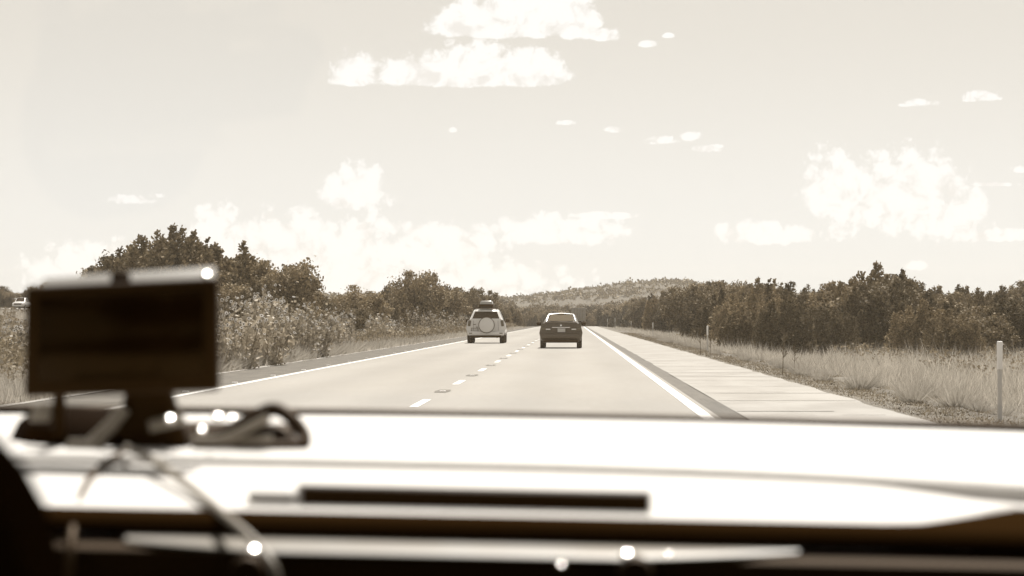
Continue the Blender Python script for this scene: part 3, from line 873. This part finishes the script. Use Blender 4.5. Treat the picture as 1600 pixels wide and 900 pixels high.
def patch_mesh(q, u0, u1, v0, v1, off=.006, th=.004):
    """thin pane over part of the bilinear patch q = (a, b, c, d): a->b is u, a->d is v"""
    a, b, c, d = (Vector(p) for p in q)
    P_ = lambda u, v: (a * (1 - u) + b * u) * (1 - v) + (d * (1 - u) + c * u) * v
    n = ((b - a).cross(d - a)).normalized()
    cs = [P_(u0, v0), P_(u1, v0), P_(u1, v1), P_(u0, v1)]
    return cs, n
def pane(name, cs, n, m, parent, off=.008, th=.01, out=None):
    if out is not None and n.dot(Vector(out)) < 0: n = -n
    vs = [tuple(c + n * off) for c in cs] + [tuple(c + n * (off - th)) for c in cs]
    fs = [(0, 1, 2, 3), (7, 6, 5, 4), (0, 4, 5, 1), (1, 5, 6, 2), (2, 6, 7, 3), (3, 7, 4, 0)]
    bm = bmesh.new(); me = bpy.data.meshes.new('t'); me.from_pydata(vs, [], fs); bm.from_mesh(me)
    return link(name, bm_mesh(bm, None), m, parent)
def wheel_at(parent, x, y, r, w):
    t = w / 2
    bm = lathe([(r * .62, -t), (r * .9, -t), (r * .985, -t * .75), (r, -t * .3), (r, t * .3), (r * .985, t * .75), (r * .9, t), (r * .62, t)], 24, 'X')
    ty = link('wheel', bm_mesh(bm), M_rub, parent); ty.location = (x, y, r)
    s = 1 if x > 0 else -1
    bm = lathe([(0, s * t * .5), (r * .15, s * t * .62), (r * .5, s * t * .5), (r * .62, s * t * .9), (r * .64, -s * t * .9)], 20, 'X')
    link('rim', bm_mesh(bm), M_rim, ty)
def car(name, secs, paint, loc, label, cat, wheels, r, ww, rearq=(0, 1), rz=0, glass=M_glass, frontq=None, side_q=None):
    root = empty(name, loc, rz)
    vs, fs, rings = car_loft(secs)
    body = link('body', from_lists(vs, fs, 40), paint, root)
    bv = body.modifiers.new('b', 'BEVEL'); bv.width = .03; bv.segments = 2; bv.limit_method = 'ANGLE'; bv.angle_limit = R(28)
    n = len(rings[0])
    # rear screen, windscreen
    def screen(nm, i, j, u0, u1, v0, v1, out):
        q = (Vector(rings[i][9]), Vector(rings[i][7]), Vector(rings[j][7]), Vector(rings[j][9]))
        q[0].z = q[1].z = (rings[i][7][2]); cs, nn = patch_mesh(q, u0, u1, v0, v1)
        for c in cs: c.z += .018
        return pane(nm, cs, nn, glass, root, out=out)
    screen('rear_window', rearq[0], rearq[1], .02, .98, .04, .88, (0, -1, .3))
    if frontq: screen('windscreen', frontq[1], frontq[0], .02, .98, .06, .94, (0, 1, .3))
    for (i, j, u0, u1) in (side_q or []):
        for s in (1, -1):
            def rp(i_, k):
                p = Vector(rings[i_][k]); p.x = abs(p.x) * s; return p
            q = (rp(i, 5), rp(j, 5), rp(j, 6), rp(i, 6)); cs, nn = patch_mesh(q, u0, u1, .08, .9)
            pane('side_window', cs, nn, glass, root, out=(s, 0, .1))
    for (x, y) in wheels: wheel_at(root, x, y, r, ww)
    return root

# off-roader with a spare wheel on its back door and a box on its roof
suv_secs = [(.10, .42, .88, .95, .86, 1.13, .77, 1.19), (.40, .36, .90, .965, .82, 1.16, .61, 1.60), (.62, .34, .90, .965, .82, 1.16, .60, 1.655), (1.2, .32, .90, .965, .82, 1.15, .61, 1.69), (2.5, .32, .90, .96, .82, 1.12, .60, 1.66), (3.25, .32, .90, .96, .82, 1.08, .76, 1.11), (4.15, .34, .86, .92, .78, .98, .66, 1.02), (4.38, .42, .80, .84, .70, .82, .60, .86)]
SX, SY = (759 - 898) / F * 130, 130
suv = car('offroader', suv_secs, M_white, (SX, SY, G(0, SY)), '', 'car', [(s * .80, y) for s in (1, -1) for y in (.86, 3.45)], .345, .27, frontq=(4, 5), side_q=[(2, 3, .05, .95), (3, 4, .03, .48), (3, 4, .52, .95)])
tag(suv, 'white off-roader with a round spare wheel cover and a roof box', 'car')
c = Vector((.04, .02, .90))
bm = lathe([(0, -.17), (.30, -.17), (.36, -.15), (.385, -.10), (.385, .06)], 40, 'Y'); sp = link('spare_wheel_cover', bm_mesh(bm, 30), M_white, suv); sp.location = c
bm = lathe([(.372, -.145), (.392, -.15), (.400, -.12), (.385, -.10)], 40, 'Y'); link('cover_rim', bm_mesh(bm, 60), M_glassg, sp)
box('rear_bumper', (0, .06, .49), (1.80, .22, .20), M_white, suv, bevel=.05, seg=3)
box('lower_valance', (0, .10, .345), (1.50, .22, .13), M_plastic, suv, bevel=.03)
for s in (1, -1):
    box('bumper_lamp', (s * .75, -.052, .50), (.16, .012, .045), M_red, suv, bevel=.004)
    box('tail_light', (s * .81, .10, .99), (.14, .10, .30), M_red, suv, bevel=.03, rot=Matrix.Rotation(-s * R(8), 3, 'Y'))
    box('door_mirror', (s * 1.0, 2.75, 1.13), (.20, .10, .16), M_plastic, suv, bevel=.03)
    box('roof_rail', (s * .52, 1.35, 1.73), (.04, 1.5, .04), M_plastic, suv, bevel=.012)
    tube('door_gap', [(s * .60, .072, 1.12), (s * .62, .072, .62)], .006, M_plastic, suv, 5)
box('plate', (-.55, .085, .66), (.31, .012, .16), M_plate, suv, bevel=.004)
box('plate_recess', (-.55, .091, .66), (.36, .008, .20), M_glassg, suv, bevel=.003)
box('maker_badge', (-.56, .090, .93), (.14, .01, .03), M_glassg, suv, bevel=.003)
box('door_handle', (-.44, .082, .80), (.09, .03, .03), M_plastic, suv, bevel=.006)
box('rear_wiper', (.08, .21, 1.30), (.36, .012, .014), M_plastic, suv, rot=Matrix.Rotation(R(12), 3, 'Y'), bevel=.004)
tube('exhaust', [(.55, .02, .29), (.55, .4, .29)], .028, M_plastic, suv, 10)
for y in (.95, 1.75): box('cross_bar', (0, y, 1.775), (1.08, .05, .035), M_plastic, suv, bevel=.01)
rb = empty('roof_box', (SX, SY + .55, G(0, SY) + 1.795)); tag(rb, 'streamlined luggage box strapped on the roof of the white off-roader', 'roof box')
def rounded_box_mesh(L, W, H, taper):
    bm = bmesh.new(); box_bm(bm, (0, L / 2, H / 2), (W, L, H), bevel=min(W, H) * .28, seg=3)
    for v in bm.verts:
        k = v.co.z / H; v.co.x *= 1 - taper * k; v.co.y = L / 2 + (v.co.y - L / 2) * (1 - taper * .5 * k)
    return bm_mesh(bm, 50)
link('box_base', rounded_box_mesh(1.35, .70, .14, -.02), M_plastic, rb)
lid = link('box_lid', rounded_box_mesh(1.30, .66, .19, .18), M_silver, rb); lid.location = (0, .02, .115)

# black saloon
sal_secs = [(.04, .34, .80, .845, .74, .98, .66, 1.03), (.50, .26, .82, .86, .74, 1.00, .60, 1.06), (.56, .26, .82, .86, .74, 1.00, .59, 1.07), (1.15, .24, .82, .86, .74, 1.00, .51, 1.38), (2.0, .24, .82, .86, .74, .99, .52, 1.43), (2.6, .24, .82, .86, .74, .97, .51, 1.39), (3.35, .24, .82, .86, .74, .93, .66, .97), (4.3, .28, .80, .83, .72, .80, .60, .84), (4.5, .34, .72, .76, .64, .66, .50, .70)]
CX, CY = (876.5 - 898) / F * 107, 107
sal = car('saloon_car', sal_secs, M_black, (CX, CY, G(0, CY)), '', 'car', [(s * .745, y) for s in (1, -1) for y in (.98, 3.55)], .31, .21, rearq=(2, 3), frontq=(5, 6), glass=M_glassg, side_q=[(3, 4, .05, .95), (4, 5, .05, .9)])
tag(sal, 'black saloon car seen from behind with a pale licence plate', 'car')
box('boot_spoiler', (0, .05, 1.045), (1.26, .14, .03), M_black, sal, bevel=.012)
box('rear_bumper', (0, .02, .50), (1.64, .16, .26), M_black, sal, bevel=.06, seg=3)
box('lower_valance', (0, .04, .30), (1.40, .14, .14), M_plastic, sal, bevel=.03)
box('plate', (.02, -.008, .735), (.31, .012, .15), M_plate, sal, bevel=.004)
box('boot_trim', (0, -.012, .85), (.74, .02, .035), M_chrome, sal, bevel=.006)
bm = lathe([(0, -.012), (.04, -.012), (.045, 0)], 16, 'Y'); b_ = link('emblem', bm_mesh(bm), M_chrome, sal); b_.location = (0, .01, .93)
for s in (1, -1):
    t = box('tail_light', (s * .62, .035, .79), (.38, .10, .13), M_red, sal, bevel=.035, rot=Matrix.Rotation(-s * R(6), 3, 'Y'))
    box('reversing_lamp', (s * .52, -.022, .775), (.18, .012, .035), M_reflect, t, bevel=.004)
    box('door_mirror', (s * .93, 2.5, 1.0), (.19, .10, .14), M_plastic, sal, bevel=.03)
    box('bumper_reflector', (s * .66, -.064, .47), (.14, .01, .03), M_red, sal, bevel=.003)
box('high_stop_lamp', (0, .80, 1.10), (.02, .02, .02), M_red, sal, bevel=.003)
# light on the roof edge, added as a pale metal strip round the rear screen
tube('roof_edge_glint', [(-.60, .53, 1.09), (-.50, 1.13, 1.37), (0, 1.15, 1.415), (.50, 1.13, 1.37), (.60, .53, 1.09)], .022, M_rim, sal, 6)

# box lorry far ahead
TX, TY = (904 - 898) / F * 465, 465
tz = G(0, TY)
tr = empty('box_lorry', (TX, TY, tz)); tag(tr, 'far box lorry on the road ahead of the black saloon', 'lorry')
box('cargo_box', (0, 4.5, 2.15), (2.5, 9, 2.3), M_truckw, tr, bevel=.04)
for s in (1, -1):
    box('rear_door', (s * .61, -.02, 2.12), (1.16, .04, 2.1), M_truckw, tr, bevel=.01)
    for k in range(2): box('lock_rod', (s * (.25 + .5 * k), -.055, 2.12), (.03, .03, 2.0), M_plastic, tr, bevel=.005)
    box('tail_light', (s * 1.05, -.02, .82), (.22, .06, .1), M_red, tr, bevel=.01)
    for y in (1.4, 2.7, 8.6): wheel_at(tr, s * .95, y, .5, .5)
    box('mirror', (s * 1.45, 10.2, 2.1), (.22, .1, .5), M_plastic, tr, bevel=.03)
box('under_bar', (0, .1, .62), (2.3, .12, .16), M_plastic, tr, bevel=.02)
box('chassis', (0, 5.2, .85), (1.1, 10, .25), M_plastic, tr, bevel=.02)
box('cab', (0, 10.3, 1.75), (2.3, 2.0, 2.2), M_white, tr, bevel=.15, seg=3)
# white pickup on the opposite carriageway
px_, Zp = 27, 400
xx = (px_ - 898) / F * Zp; zz = G(xx, Zp)
van_secs = [(.05, .42, .84, .9, .84, 1.0, .76, 1.04), (1.7, .36, .86, .92, .84, 1.05, .74, 1.09), (1.8, .36, .86, .92, .84, 1.05, .72, 1.45), (2.1, .36, .86, .92, .84, 1.05, .66, 1.72), (3.2, .36, .86, .92, .84, 1.05, .64, 1.72), (4.0, .36, .86, .92, .84, 1.05, .76, 1.12), (5.2, .4, .84, .9, .80, .95, .7, 1.0), (5.35, .46, .78, .84, .74, .8, .66, .86)]
van = car('pickup_truck', van_secs, M_white, (xx + 1, Zp, zz + .36), '', 'car', [(s * .78, y) for s in (1, -1) for y in (1.0, 4.2)], .36, .26, rearq=(2, 3), frontq=(4, 5), rz=R(178), side_q=[(3, 4, .05, .95)])
tag(van, 'white pickup truck half hidden behind the mounted device, coming the other way', 'car')
box('front_bumper', (0, 5.36, .52), (1.66, .16, .2), M_white, van, bevel=.05)
box('grille', (0, 5.37, .74), (1.1, .06, .16), M_plastic, van, bevel=.01)
for s in (1, -1): box('headlight', (s * .68, 5.33, .76), (.26, .1, .16), M_reflect, van, bevel=.03)

# ------------------------------------------------------------------ own car: the cabin the picture is taken from
own = empty('own_car', (0, 0, 0)); tag(own, 'own car cabin with a sunlit pale dashboard and a dark fascia below it', 'car')
ROLL = .0193
def D(x, y, dz):            # cabin point: dz relative to eye height; the cabin leans slightly on the cambered lane
    return (x, y, CAMH + dz - ROLL * x)
def px2(px, py, d):         # the place at distance d that was measured at px, py in the photo
    return ((px - 898) / F * d, d, CAMH - (py - 500) / F * d)
def dip_(x): return 0
def sweep_x(name, prof, m, x0=-.74, x1=.74, n=60, parent=own, ang=40, close=False):
    """prof(x) -> list of (y, dz); one strip mesh along X"""
    vs, fs = [], []; k = None
    for i in range(n + 1):
        x = x0 + (x1 - x0) * i / n; pr = prof(x); k = len(pr)
        vs += [D(x, y, z) for y, z in pr]
    for i in range(n):
        for j in range(k - 1):
            fs.append((i * k + j, (i + 1) * k + j, (i + 1) * k + j + 1, i * k + j + 1))
        if close: fs.append((i * k + k - 1, (i + 1) * k + k - 1, (i + 1) * k, i * k))
    if close:
        fs.append(tuple(range(k))[::-1]); fs.append(tuple(n * k + j for j in range(k)))
    me = from_lists(vs, fs, ang)
    o = link(name, me, m, parent); return o
def seam_y(x):
    t = (x + .1) / .5
    return 2.20 - .10 * max(0, t) ** 2.2 - .03 * max(0, -t - .2) ** 2
def far_y(x): return 2.62 - .12 * (x / .7) ** 2
def zt(y):                  # height of the pad along its length
    return np.interp(y, [1.90, 2.2, 2.62], [-.1375, -.1183, -.0985])
def lip(x): return .0085 + .010 * sst((x - .22) / .16)
def upper(x):
    ys_ = seam_y(x); yf = far_y(x); L = float(lip(x))
    out = [(yf + .02, float(zt(yf)) - .09), (yf + .02, float(zt(yf)) - .004), (yf, float(zt(yf)))]
    for t in (.75, .5, .25): 
        y = ys_ + (yf - ys_) * t; out.append((y, float(zt(y))))
    out += [(ys_ + .010, float(zt(ys_))), (ys_ + .003, float(zt(ys_)) - .001), (ys_, float(zt(ys_)) - .004), (ys_ + .001, float(zt(ys_)) - L - .03)]
    return out
sweep_x('dash_upper_pad', upper, M_dash)
def edge_y(x):
    # near edge of the pad; sweeps away from the seats on the passenger end
    e = 1.905
    e += .29 * float(np.clip((x - .235) / .16, 0, 1)) ** 1.1
    return float(e)
def lower(x):
    ys_ = seam_y(x) + .02; L = float(lip(x)) ; e = min(edge_y(x), seam_y(x) - .015)
    pts = [(ys_, float(zt(ys_)) - L)]
    for t in (.8, .55, .3, .12):
        y = e + (ys_ - e) * t; pts.append((y, float(zt(y)) - L * .8 - L * .2 * t))
    z = float(zt(e)) - L * .8
    pts += [(e, z), (e - .006, z - .003), (e - .009, z - .010), (e - .006, z - .03)]
    return pts
sweep_x('dash_lower_pad', lower, M_dash)
def band(x):
    e = min(edge_y(x), seam_y(x) - .015) - .007; z = float(zt(e)) - .0085 - float(lip(x)) * .5
    return [(e + .02, z + .001), (e - .006, z - .0005), (e - .016, z - .004), (e - .020, z - .010), (e - .014, z - .0165), (e + .01, z - .0175)]
def band2(x):
    z = -.1432 + .0
    e = 1.893
    return [(e + .3, z + .0005), (e - .004, z), (e - .014, z - .003), (e - .018, z - .009), (e - .014, z - .0155), (e + .01, z - .017)]
sweep_x('dash_roll', band2, M_trimmid, close=False)
def fascia(x):
    b = .0
    return [(1.90, -.162), (1.862, -.1645), (1.856, -.168), (1.856, -.20), (1.87, -.30), (1.95, -.42), (2.1, -.62), (2.3, -.65)]
sweep_x('fascia', fascia, M_trimdark)
# pale strip under the roll, faces up towards the glass
def strip(x):
    t = abs((x + .09) / .25)
    w = 1.0 if t < .5 else max(.0, 1 - (t - .5) / .5) ** .8  # tapered ends put the highlight's outward fade into the shape
    tilt = .0062 * w
    d = .003 + .023 * w
    return [(1.886, -.1585), (1.874, -.1587), (1.874 - d * .6, -.1590 - tilt * .5), (1.874 - d, -.1590 - tilt), (1.872 - d, -.1605 - tilt), (1.876 - d, -.168)]
sweep_x('trim_strip', strip, M_satin, x0=-.318, x1=.158, n=50)
# screen hood in the middle of the lower pad, dark face to the seats
yy = 1.95
x0s, x1s = (470 - 898) / F * yy, (1014 - 898) / F * yy; zb = (780 - 500) / F * yy
def hood_block(name, xa, xb, y_, h, dpt, m, zoff=0.0, bev=.002):
    cx = (xa + xb) / 2
    bm = bmesh.new(); box_bm(bm, (0, dpt / 2, 0), (xb - xa, dpt, h), bevel=bev, seg=2)
    for v in bm.verts: v.co.z -= ROLL * v.co.x
    o = link(name, bm_mesh(bm), m, own); o.location = D(cx, y_, zoff); return o
mid = D((x0s + x1s) / 2, yy, 0)
zc = CAMH - (781 - 500) / F * yy - mid[2]
hood_block('display_face', x0s, x1s, yy, .0142, .05, M_device, zc)
hood_block('display_hood', x0s - .004, x1s + .002, yy + .006, .0155, .09, M_dash, zc + .0012)
hood_block('display_end_cap', (383 - 898) / F * yy, x0s - .006, yy + .004, .0085, .06, M_dash, zc - .001, bev=.004)
hood_block('display_sill', (383 - 898) / F * yy, x1s, yy - .010, .002, .03, mat('sill_painted_shade', .42, .7), zc - .0075, bev=.0008)  # sill toned darker than the pad to stand for shade below the display
# glint domes along the fascia, added to throw sunlight at the camera
def glint_dome(px, py, d, r=.0035, parent=own, name='glint_dome'):
    """added chrome dome, aimed between camera and sun to make a glint"""
    Rc = r * 3.6; prof = [(0, 0)] + [(r * k / 5, -(Rc - math.sqrt(Rc * Rc - (r * k / 5) ** 2))) for k in range(1, 6)]
    prof += [(r * 1.0, prof[-1][1] - r * .6), (0, prof[-1][1] - r * .6)]
    o = link(name, bm_mesh(lathe(prof, 28, 'Z'), 40), M_chrome, parent); o.location = px2(px, py, d)
    hv = (Vector((0, 0, CAMH)) - Vector(px2(px, py, d))).normalized() + sd
    o.rotation_euler = hv.to_track_quat('Z', 'Y').to_euler(); return o
for (px, py, r) in ((397, 857, .0044), (980, 863, .0044), (877, 881, .0020), (1045, 864, .0016)):
    glint_dome(px, py, 1.838 if px > 500 else 1.79, r)
bm = lathe([(0, -.012), (.011, -.012), (.0125, -.008), (.0125, .02)], 24, 'Y')
for px in (388, 992):
    o = link('dial', bm_mesh(bm.copy(), 40), M_device, own); o.location = px2(px, 896, 1.842)
bm.free()
# cowl strip, windscreen, pillars, roof, doors, seats: the shell that shades the cabin
def cowl(x):
    yf = far_y(x) + .025
    return [(yf, -.0955), (yf + .012, -.0935), (yf + .03, -.0965), (yf + .09, -.112)]
sweep_x('cowl', cowl, M_trimdark, x0=-.76, x1=.76)
vs, fs = [], []
for i in range(25):
    x = -.74 + 1.48 * i / 24; c_ = (x / .74) ** 2
    for j in range(9):
        t = j / 8; y = (2.655 - .12 * c_) * (1 - t) + (1.74 - .06 * c_) * t; z = -.095 * (1 - t) + .33 * t + .02 * math.sin(t * PI) - .02 * c_ * t
        vs.append(D(x, y, z))
for i in range(24):
    for j in range(8): fs.append((i * 9 + j, i * 9 + j + 1, (i + 1) * 9 + j + 1, (i + 1) * 9 + j))
me = from_lists(vs, fs, 60)
if me.polygons[50].normal.y > 0: me.flip_normals()
link('windscreen', me, M_pane, own)
M_liner = mat('roof_liner', .22, .9)
box('roof', (0, .35, CAMH + .365), (1.46, 2.86, .06), [M_black], own, bevel=.025)
for s in (1, -1):
    tube('pillar', [D(s * .775, 2.62, -.16), D(s * .76, 2.2, .14), D(s * .735, 1.72, .33)], .036, M_trimmid, own, 8)
    box('door', (s * .80, .75, CAMH - .52), (.07, 2.9, .84), M_black, own, bevel=.03)
    box('door_pillar', (s * .77, .55, CAMH + .11), (.05, .12, .48), M_trimdark, own, bevel=.015)
    box('rear_side', (s * .79, -1.45, CAMH - .40), (.08, 1.5, 1.0), M_black, own, bevel=.04)
    box('rear_pillar', (s * .75, -.95, CAMH + .12), (.06, .34, .5), M_trimdark, own, bevel=.02)
    box('wing', (s * .80, 3.05, CAMH - .38), (.09, 1.7, .46), M_black, own, bevel=.04)
    for y in (3.3, -1.2): wheel_at(own, s * .74, y, .32, .21)
    # front seats, low in their corners
    out = []
    for (cx_, cz_, a0) in ((.15, .26, 0), (-.15, .26, 90), (-.15, -.26, 180), (.15, -.26, 270)):
        for k_ in range(9): a = R(a0 + 90 * k_ / 8); out.append((cx_ + .09 * math.cos(a), cz_ + .09 * math.sin(a)))
    bm = bmesh.new(); f_ = [bm.verts.new((x_, -.06, z_)) for x_, z_ in out]; b_ = [bm.verts.new((x_, .06, z_)) for x_, z_ in out]
    bm.faces.new(f_); bm.faces.new(b_[::-1])
    for k_ in range(len(out)): q_ = (k_ + 1) % len(out); bm.faces.new((f_[q_], f_[k_], b_[k_], b_[q_]))
    bmesh.ops.recalc_face_normals(bm, faces=bm.faces)
    bmesh.ops.bevel(bm, geom=[e_ for e_ in bm.edges if abs(e_.verts[0].co.y - e_.verts[1].co.y) < .01], offset=.025, segments=3, affect='EDGES')
    o = link('seat_back', bm_mesh(bm, 60), M_trimmid, own); o.location = (s * .468, 1.16, CAMH - .378); o.rotation_euler = (R(5), 0, 0)
    box('seat_cushion', (s * .43, 1.42, CAMH - .72), (.5, .52, .16), M_trimmid, own, bevel=.06, seg=3)
box('cabin_floor', (0, .9, CAMH - .93), (1.54, 3.3, .05), M_trimdark, own, bevel=.01)
box('bulkhead', (0, 2.72, CAMH - .55), (1.5, .05, .7), M_trimdark, own, bevel=.01)
box('tailgate', (0, -2.18, CAMH - .45), (1.56, .08, .9), M_black, own, bevel=.03)
box('parcel_shelf', (0, -1.5, CAMH - .12), (1.5, 1.2, .04), M_trimdark, own, bevel=.01)
vs = []
for i in range(13):
    x = -.78 + 1.56 * i / 12; c_ = (x / .78) ** 2
    for (y, z) in ((2.76, -.118), (3.2, -.16), (3.6, -.22), (3.92, -.32), (3.98, -.5), (3.96, -.75)): vs.append((x, y - .12 * c_, CAMH + z - .03 * c_ - max(0, ROLL * x)))
fs = [(i * 6 + j, (i + 1) * 6 + j, (i + 1) * 6 + j + 1, i * 6 + j + 1) for i in range(12) for j in range(5)]
link('bonnet', from_lists(vs, fs, 40), M_black, own)

# ------------------------------------------------------------------ things on the dashboard
def plate_mesh(corners, th, bevel, seg=3):
    """slab from four measured corner points, thickness away from the camera"""
    bm = bmesh.new(); f = [bm.verts.new(c) for c in corners]; b = [bm.verts.new((c[0], c[1] + th, c[2])) for c in corners]
    bm.faces.new(f); bm.faces.new(b[::-1])
    for i in range(4): j = (i + 1) % 4; bm.faces.new((f[j], f[i], b[i], b[j]))
    bmesh.ops.recalc_face_normals(bm, faces=bm.faces)
    bmesh.ops.bevel(bm, geom=bm.edges, offset=bevel, segments=seg, affect='EDGES', profile=.5)
    return bm_mesh(bm, 50)
d0 = 2.20
nav = empty('navigation_device', px2(188, 616, d0 + .01)); tag(nav, 'black rectangular navigation device, screen dark, tilted on its dashboard mount', 'navigation device')
def rel(o, me, name, m):
    me.transform(Matrix.Translation(-Vector(o.location))); return link(name, me, m, o)
rel(nav, plate_mesh([px2(33, 621, d0), px2(340, 611, d0), px2(338, 433, d0), px2(36, 448, d0)], .016, .004), 'casing', M_device)
rel(nav, plate_mesh([px2(56, 596, d0 - .0015), px2(316, 587, d0 - .0015), px2(316, 453, d0 - .0015), px2(58, 467, d0 - .0015)], .001, .0002, 1), 'screen', M_screen)
mt = empty('device_mount', px2(190, 705, 2.3)); tag(mt, 'black weighted dashboard mount holding the navigation device, with clamp arms', 'mount')
rel(mt, plate_mesh([px2(64, 449, 2.235), px2(334, 436, 2.235), px2(334, 417, 2.247), px2(64, 434, 2.247)], .006, .001), 'top_bar', M_bar)
rel(mt, plate_mesh([px2(168, 452, 2.222), px2(200, 451, 2.222), px2(198, 423, 2.222), px2(169, 424, 2.222)], .012, .004), 'top_latch', M_device)
rel(mt, plate_mesh([px2(170, 712, 2.26), px2(300, 722, 2.26), px2(262, 600, 2.24), px2(194, 600, 2.24)], .02, .006), 'neck', M_device)
rel(mt, plate_mesh([px2(72, 690, 2.25), px2(100, 690, 2.25), px2(96, 600, 2.23), px2(80, 600, 2.23)], .012, .004), 'clamp_arm', M_device)
o = tube('clamp_arm', [px2(140, 694, 2.24), px2(172, 664, 2.24), px2(192, 638, 2.24)], .006, M_ribbon, None, 10); o.data.transform(Matrix.Translation(-Vector(mt.location))); o.parent = mt
def base_mesh():
    vs, fs = [], []; n, m = 48, 11
    for i in range(n):
        a = 2 * PI * i / n
        for j in range(m):
            t = j / (m - 1); r = 1 - t
            cx = (158 - 898) / F * 2.32; X_ = cx + math.copysign(abs(math.cos(a)) ** .8, math.cos(a)) * .084 * r; Y_ = 2.33 + math.sin(a) * .085 * r
            zz_ = CAMH - ROLL * X_ + float(zt(Y_)) - .004 + (.026 - .10 * (X_ - cx) * (1 if X_ > cx else 1.6) * (-1 if X_ > cx else 1)) * (1 - r ** 3.2) ** .6
            vs.append((X_, Y_, zz_))
    for i in range(n):
        i2 = (i + 1) % n
        for j in range(m - 1): fs.append((i * m + j, i2 * m + j, i2 * m + j + 1, i * m + j + 1))
    bm = bmesh.new(); me = bpy.data.meshes.new('t'); me.from_pydata(vs, [], fs); bm.from_mesh(me); bmesh.ops.remove_doubles(bm, verts=bm.verts, dist=1e-5)
    return bm_mesh(bm, 60)
rel(mt, base_mesh(), 'base_pad', M_bag)
def arc_tube(name, pts, r, m, par):
    P_ = [Vector(p) for p in pts]; out = []
    for i in range(len(P_) - 1):
        p0, p1, p2, p3 = P_[max(i - 1, 0)], P_[i], P_[i + 1], P_[min(i + 2, len(P_) - 1)]
        for k in range(8):
            t = k / 8; out.append(.5 * ((2 * p1) + (p2 - p0) * t + (2 * p0 - 5 * p1 + 4 * p2 - p3) * t * t + (3 * p1 - p0 - 3 * p2 + p3) * t ** 3))
    out.append(P_[-1])
    o = tube(name, out, r, m, None, 10)
    if par: o.data.transform(Matrix.Translation(-Vector(par.location))); o.parent = par
    return o
hx = empty('suction_bracket', px2(370, 700, 2.27)); tag(hx, 'black looped bracket with small added glint domes lying beside the device mount', 'bracket')
arc_tube('loop', [px2(300, 696, 2.28), px2(345, 680, 2.29), px2(395, 652, 2.30), px2(428, 640, 2.30), px2(455, 655, 2.29), px2(474, 682, 2.28), px2(464, 697, 2.27), px2(400, 701, 2.26), px2(300, 702, 2.26)], .0062, M_device, hx)
rel(hx, plate_mesh([px2(262, 708, 2.27), px2(464, 702, 2.27), px2(450, 664, 2.30), px2(280, 660, 2.30)], .03, .006), 'foot', M_device)
rel(hx, plate_mesh([px2(366, 694, 2.25), px2(425, 690, 2.25), px2(425, 680, 2.25), px2(366, 684, 2.25)], .004, .0012), 'metal_bar', M_satin)
arc_tube('strut', [px2(300, 690, 2.255), px2(350, 686, 2.25), px2(420, 652, 2.255)], .004, M_ribbon, hx)
arc_tube('hinge_pin', [px2(232, 667, 2.235), px2(285, 655, 2.235)], .0052, M_ribbon, mt)
for (px, py, r, par) in ((265, 652, .0042, mt), (340, 649, .0042, hx), (363, 651, .0028, hx), (315, 670, .0032, hx), (322, 427, .0038, mt)):  # chrome domes added on mount and bracket for their sun glints
    o = glint_dome(px, py, 2.225, r, None, 'mount_glint_dome'); o.location = Vector(o.location) - Vector(par.location); o.parent = par
rel(mt, plate_mesh([px2(38, 688, 2.235), px2(82, 692, 2.235), px2(80, 672, 2.235), px2(40, 668, 2.235)], .004, .001), 'label_plate', M_trimmid)
rel(mt, plate_mesh([px2(96, 704, 2.232), px2(162, 708, 2.232), px2(158, 688, 2.232), px2(104, 686, 2.232)], .004, .001), 'tie_plate', M_ribbon)
rel(mt, plate_mesh([px2(40, 660, 2.236), px2(74, 660, 2.236), px2(76, 628, 2.236), px2(48, 634, 2.236)], .008, .003), 'release_lever', M_ribbon)
# cables
c1 = arc_tube('thin_cable', [px2(200, 708, 2.22), px2(165, 722, 2.17), px2(138, 750, 2.08), px2(120, 790, 1.95), px2(110, 840, 1.86), px2(104, 920, 1.84)], .0030, M_plastic, None)
tag(c1, 'thin black cable looping down the pale dashboard from the mount', 'cable')
c2 = arc_tube('charging_cable', [px2(196, 700, 2.2), px2(235, 718, 2.12), px2(290, 758, 2.0), px2(345, 802, 1.88), px2(395, 845, 1.82), px2(425, 885, 1.79), px2(440, 940, 1.79)], .0034, M_ribbon, None)
tag(c2, 'thicker grey charging cable curving down across the trim strip', 'cable')
for o in list(bpy.data.objects):
    if 'H' in o: del o['H']
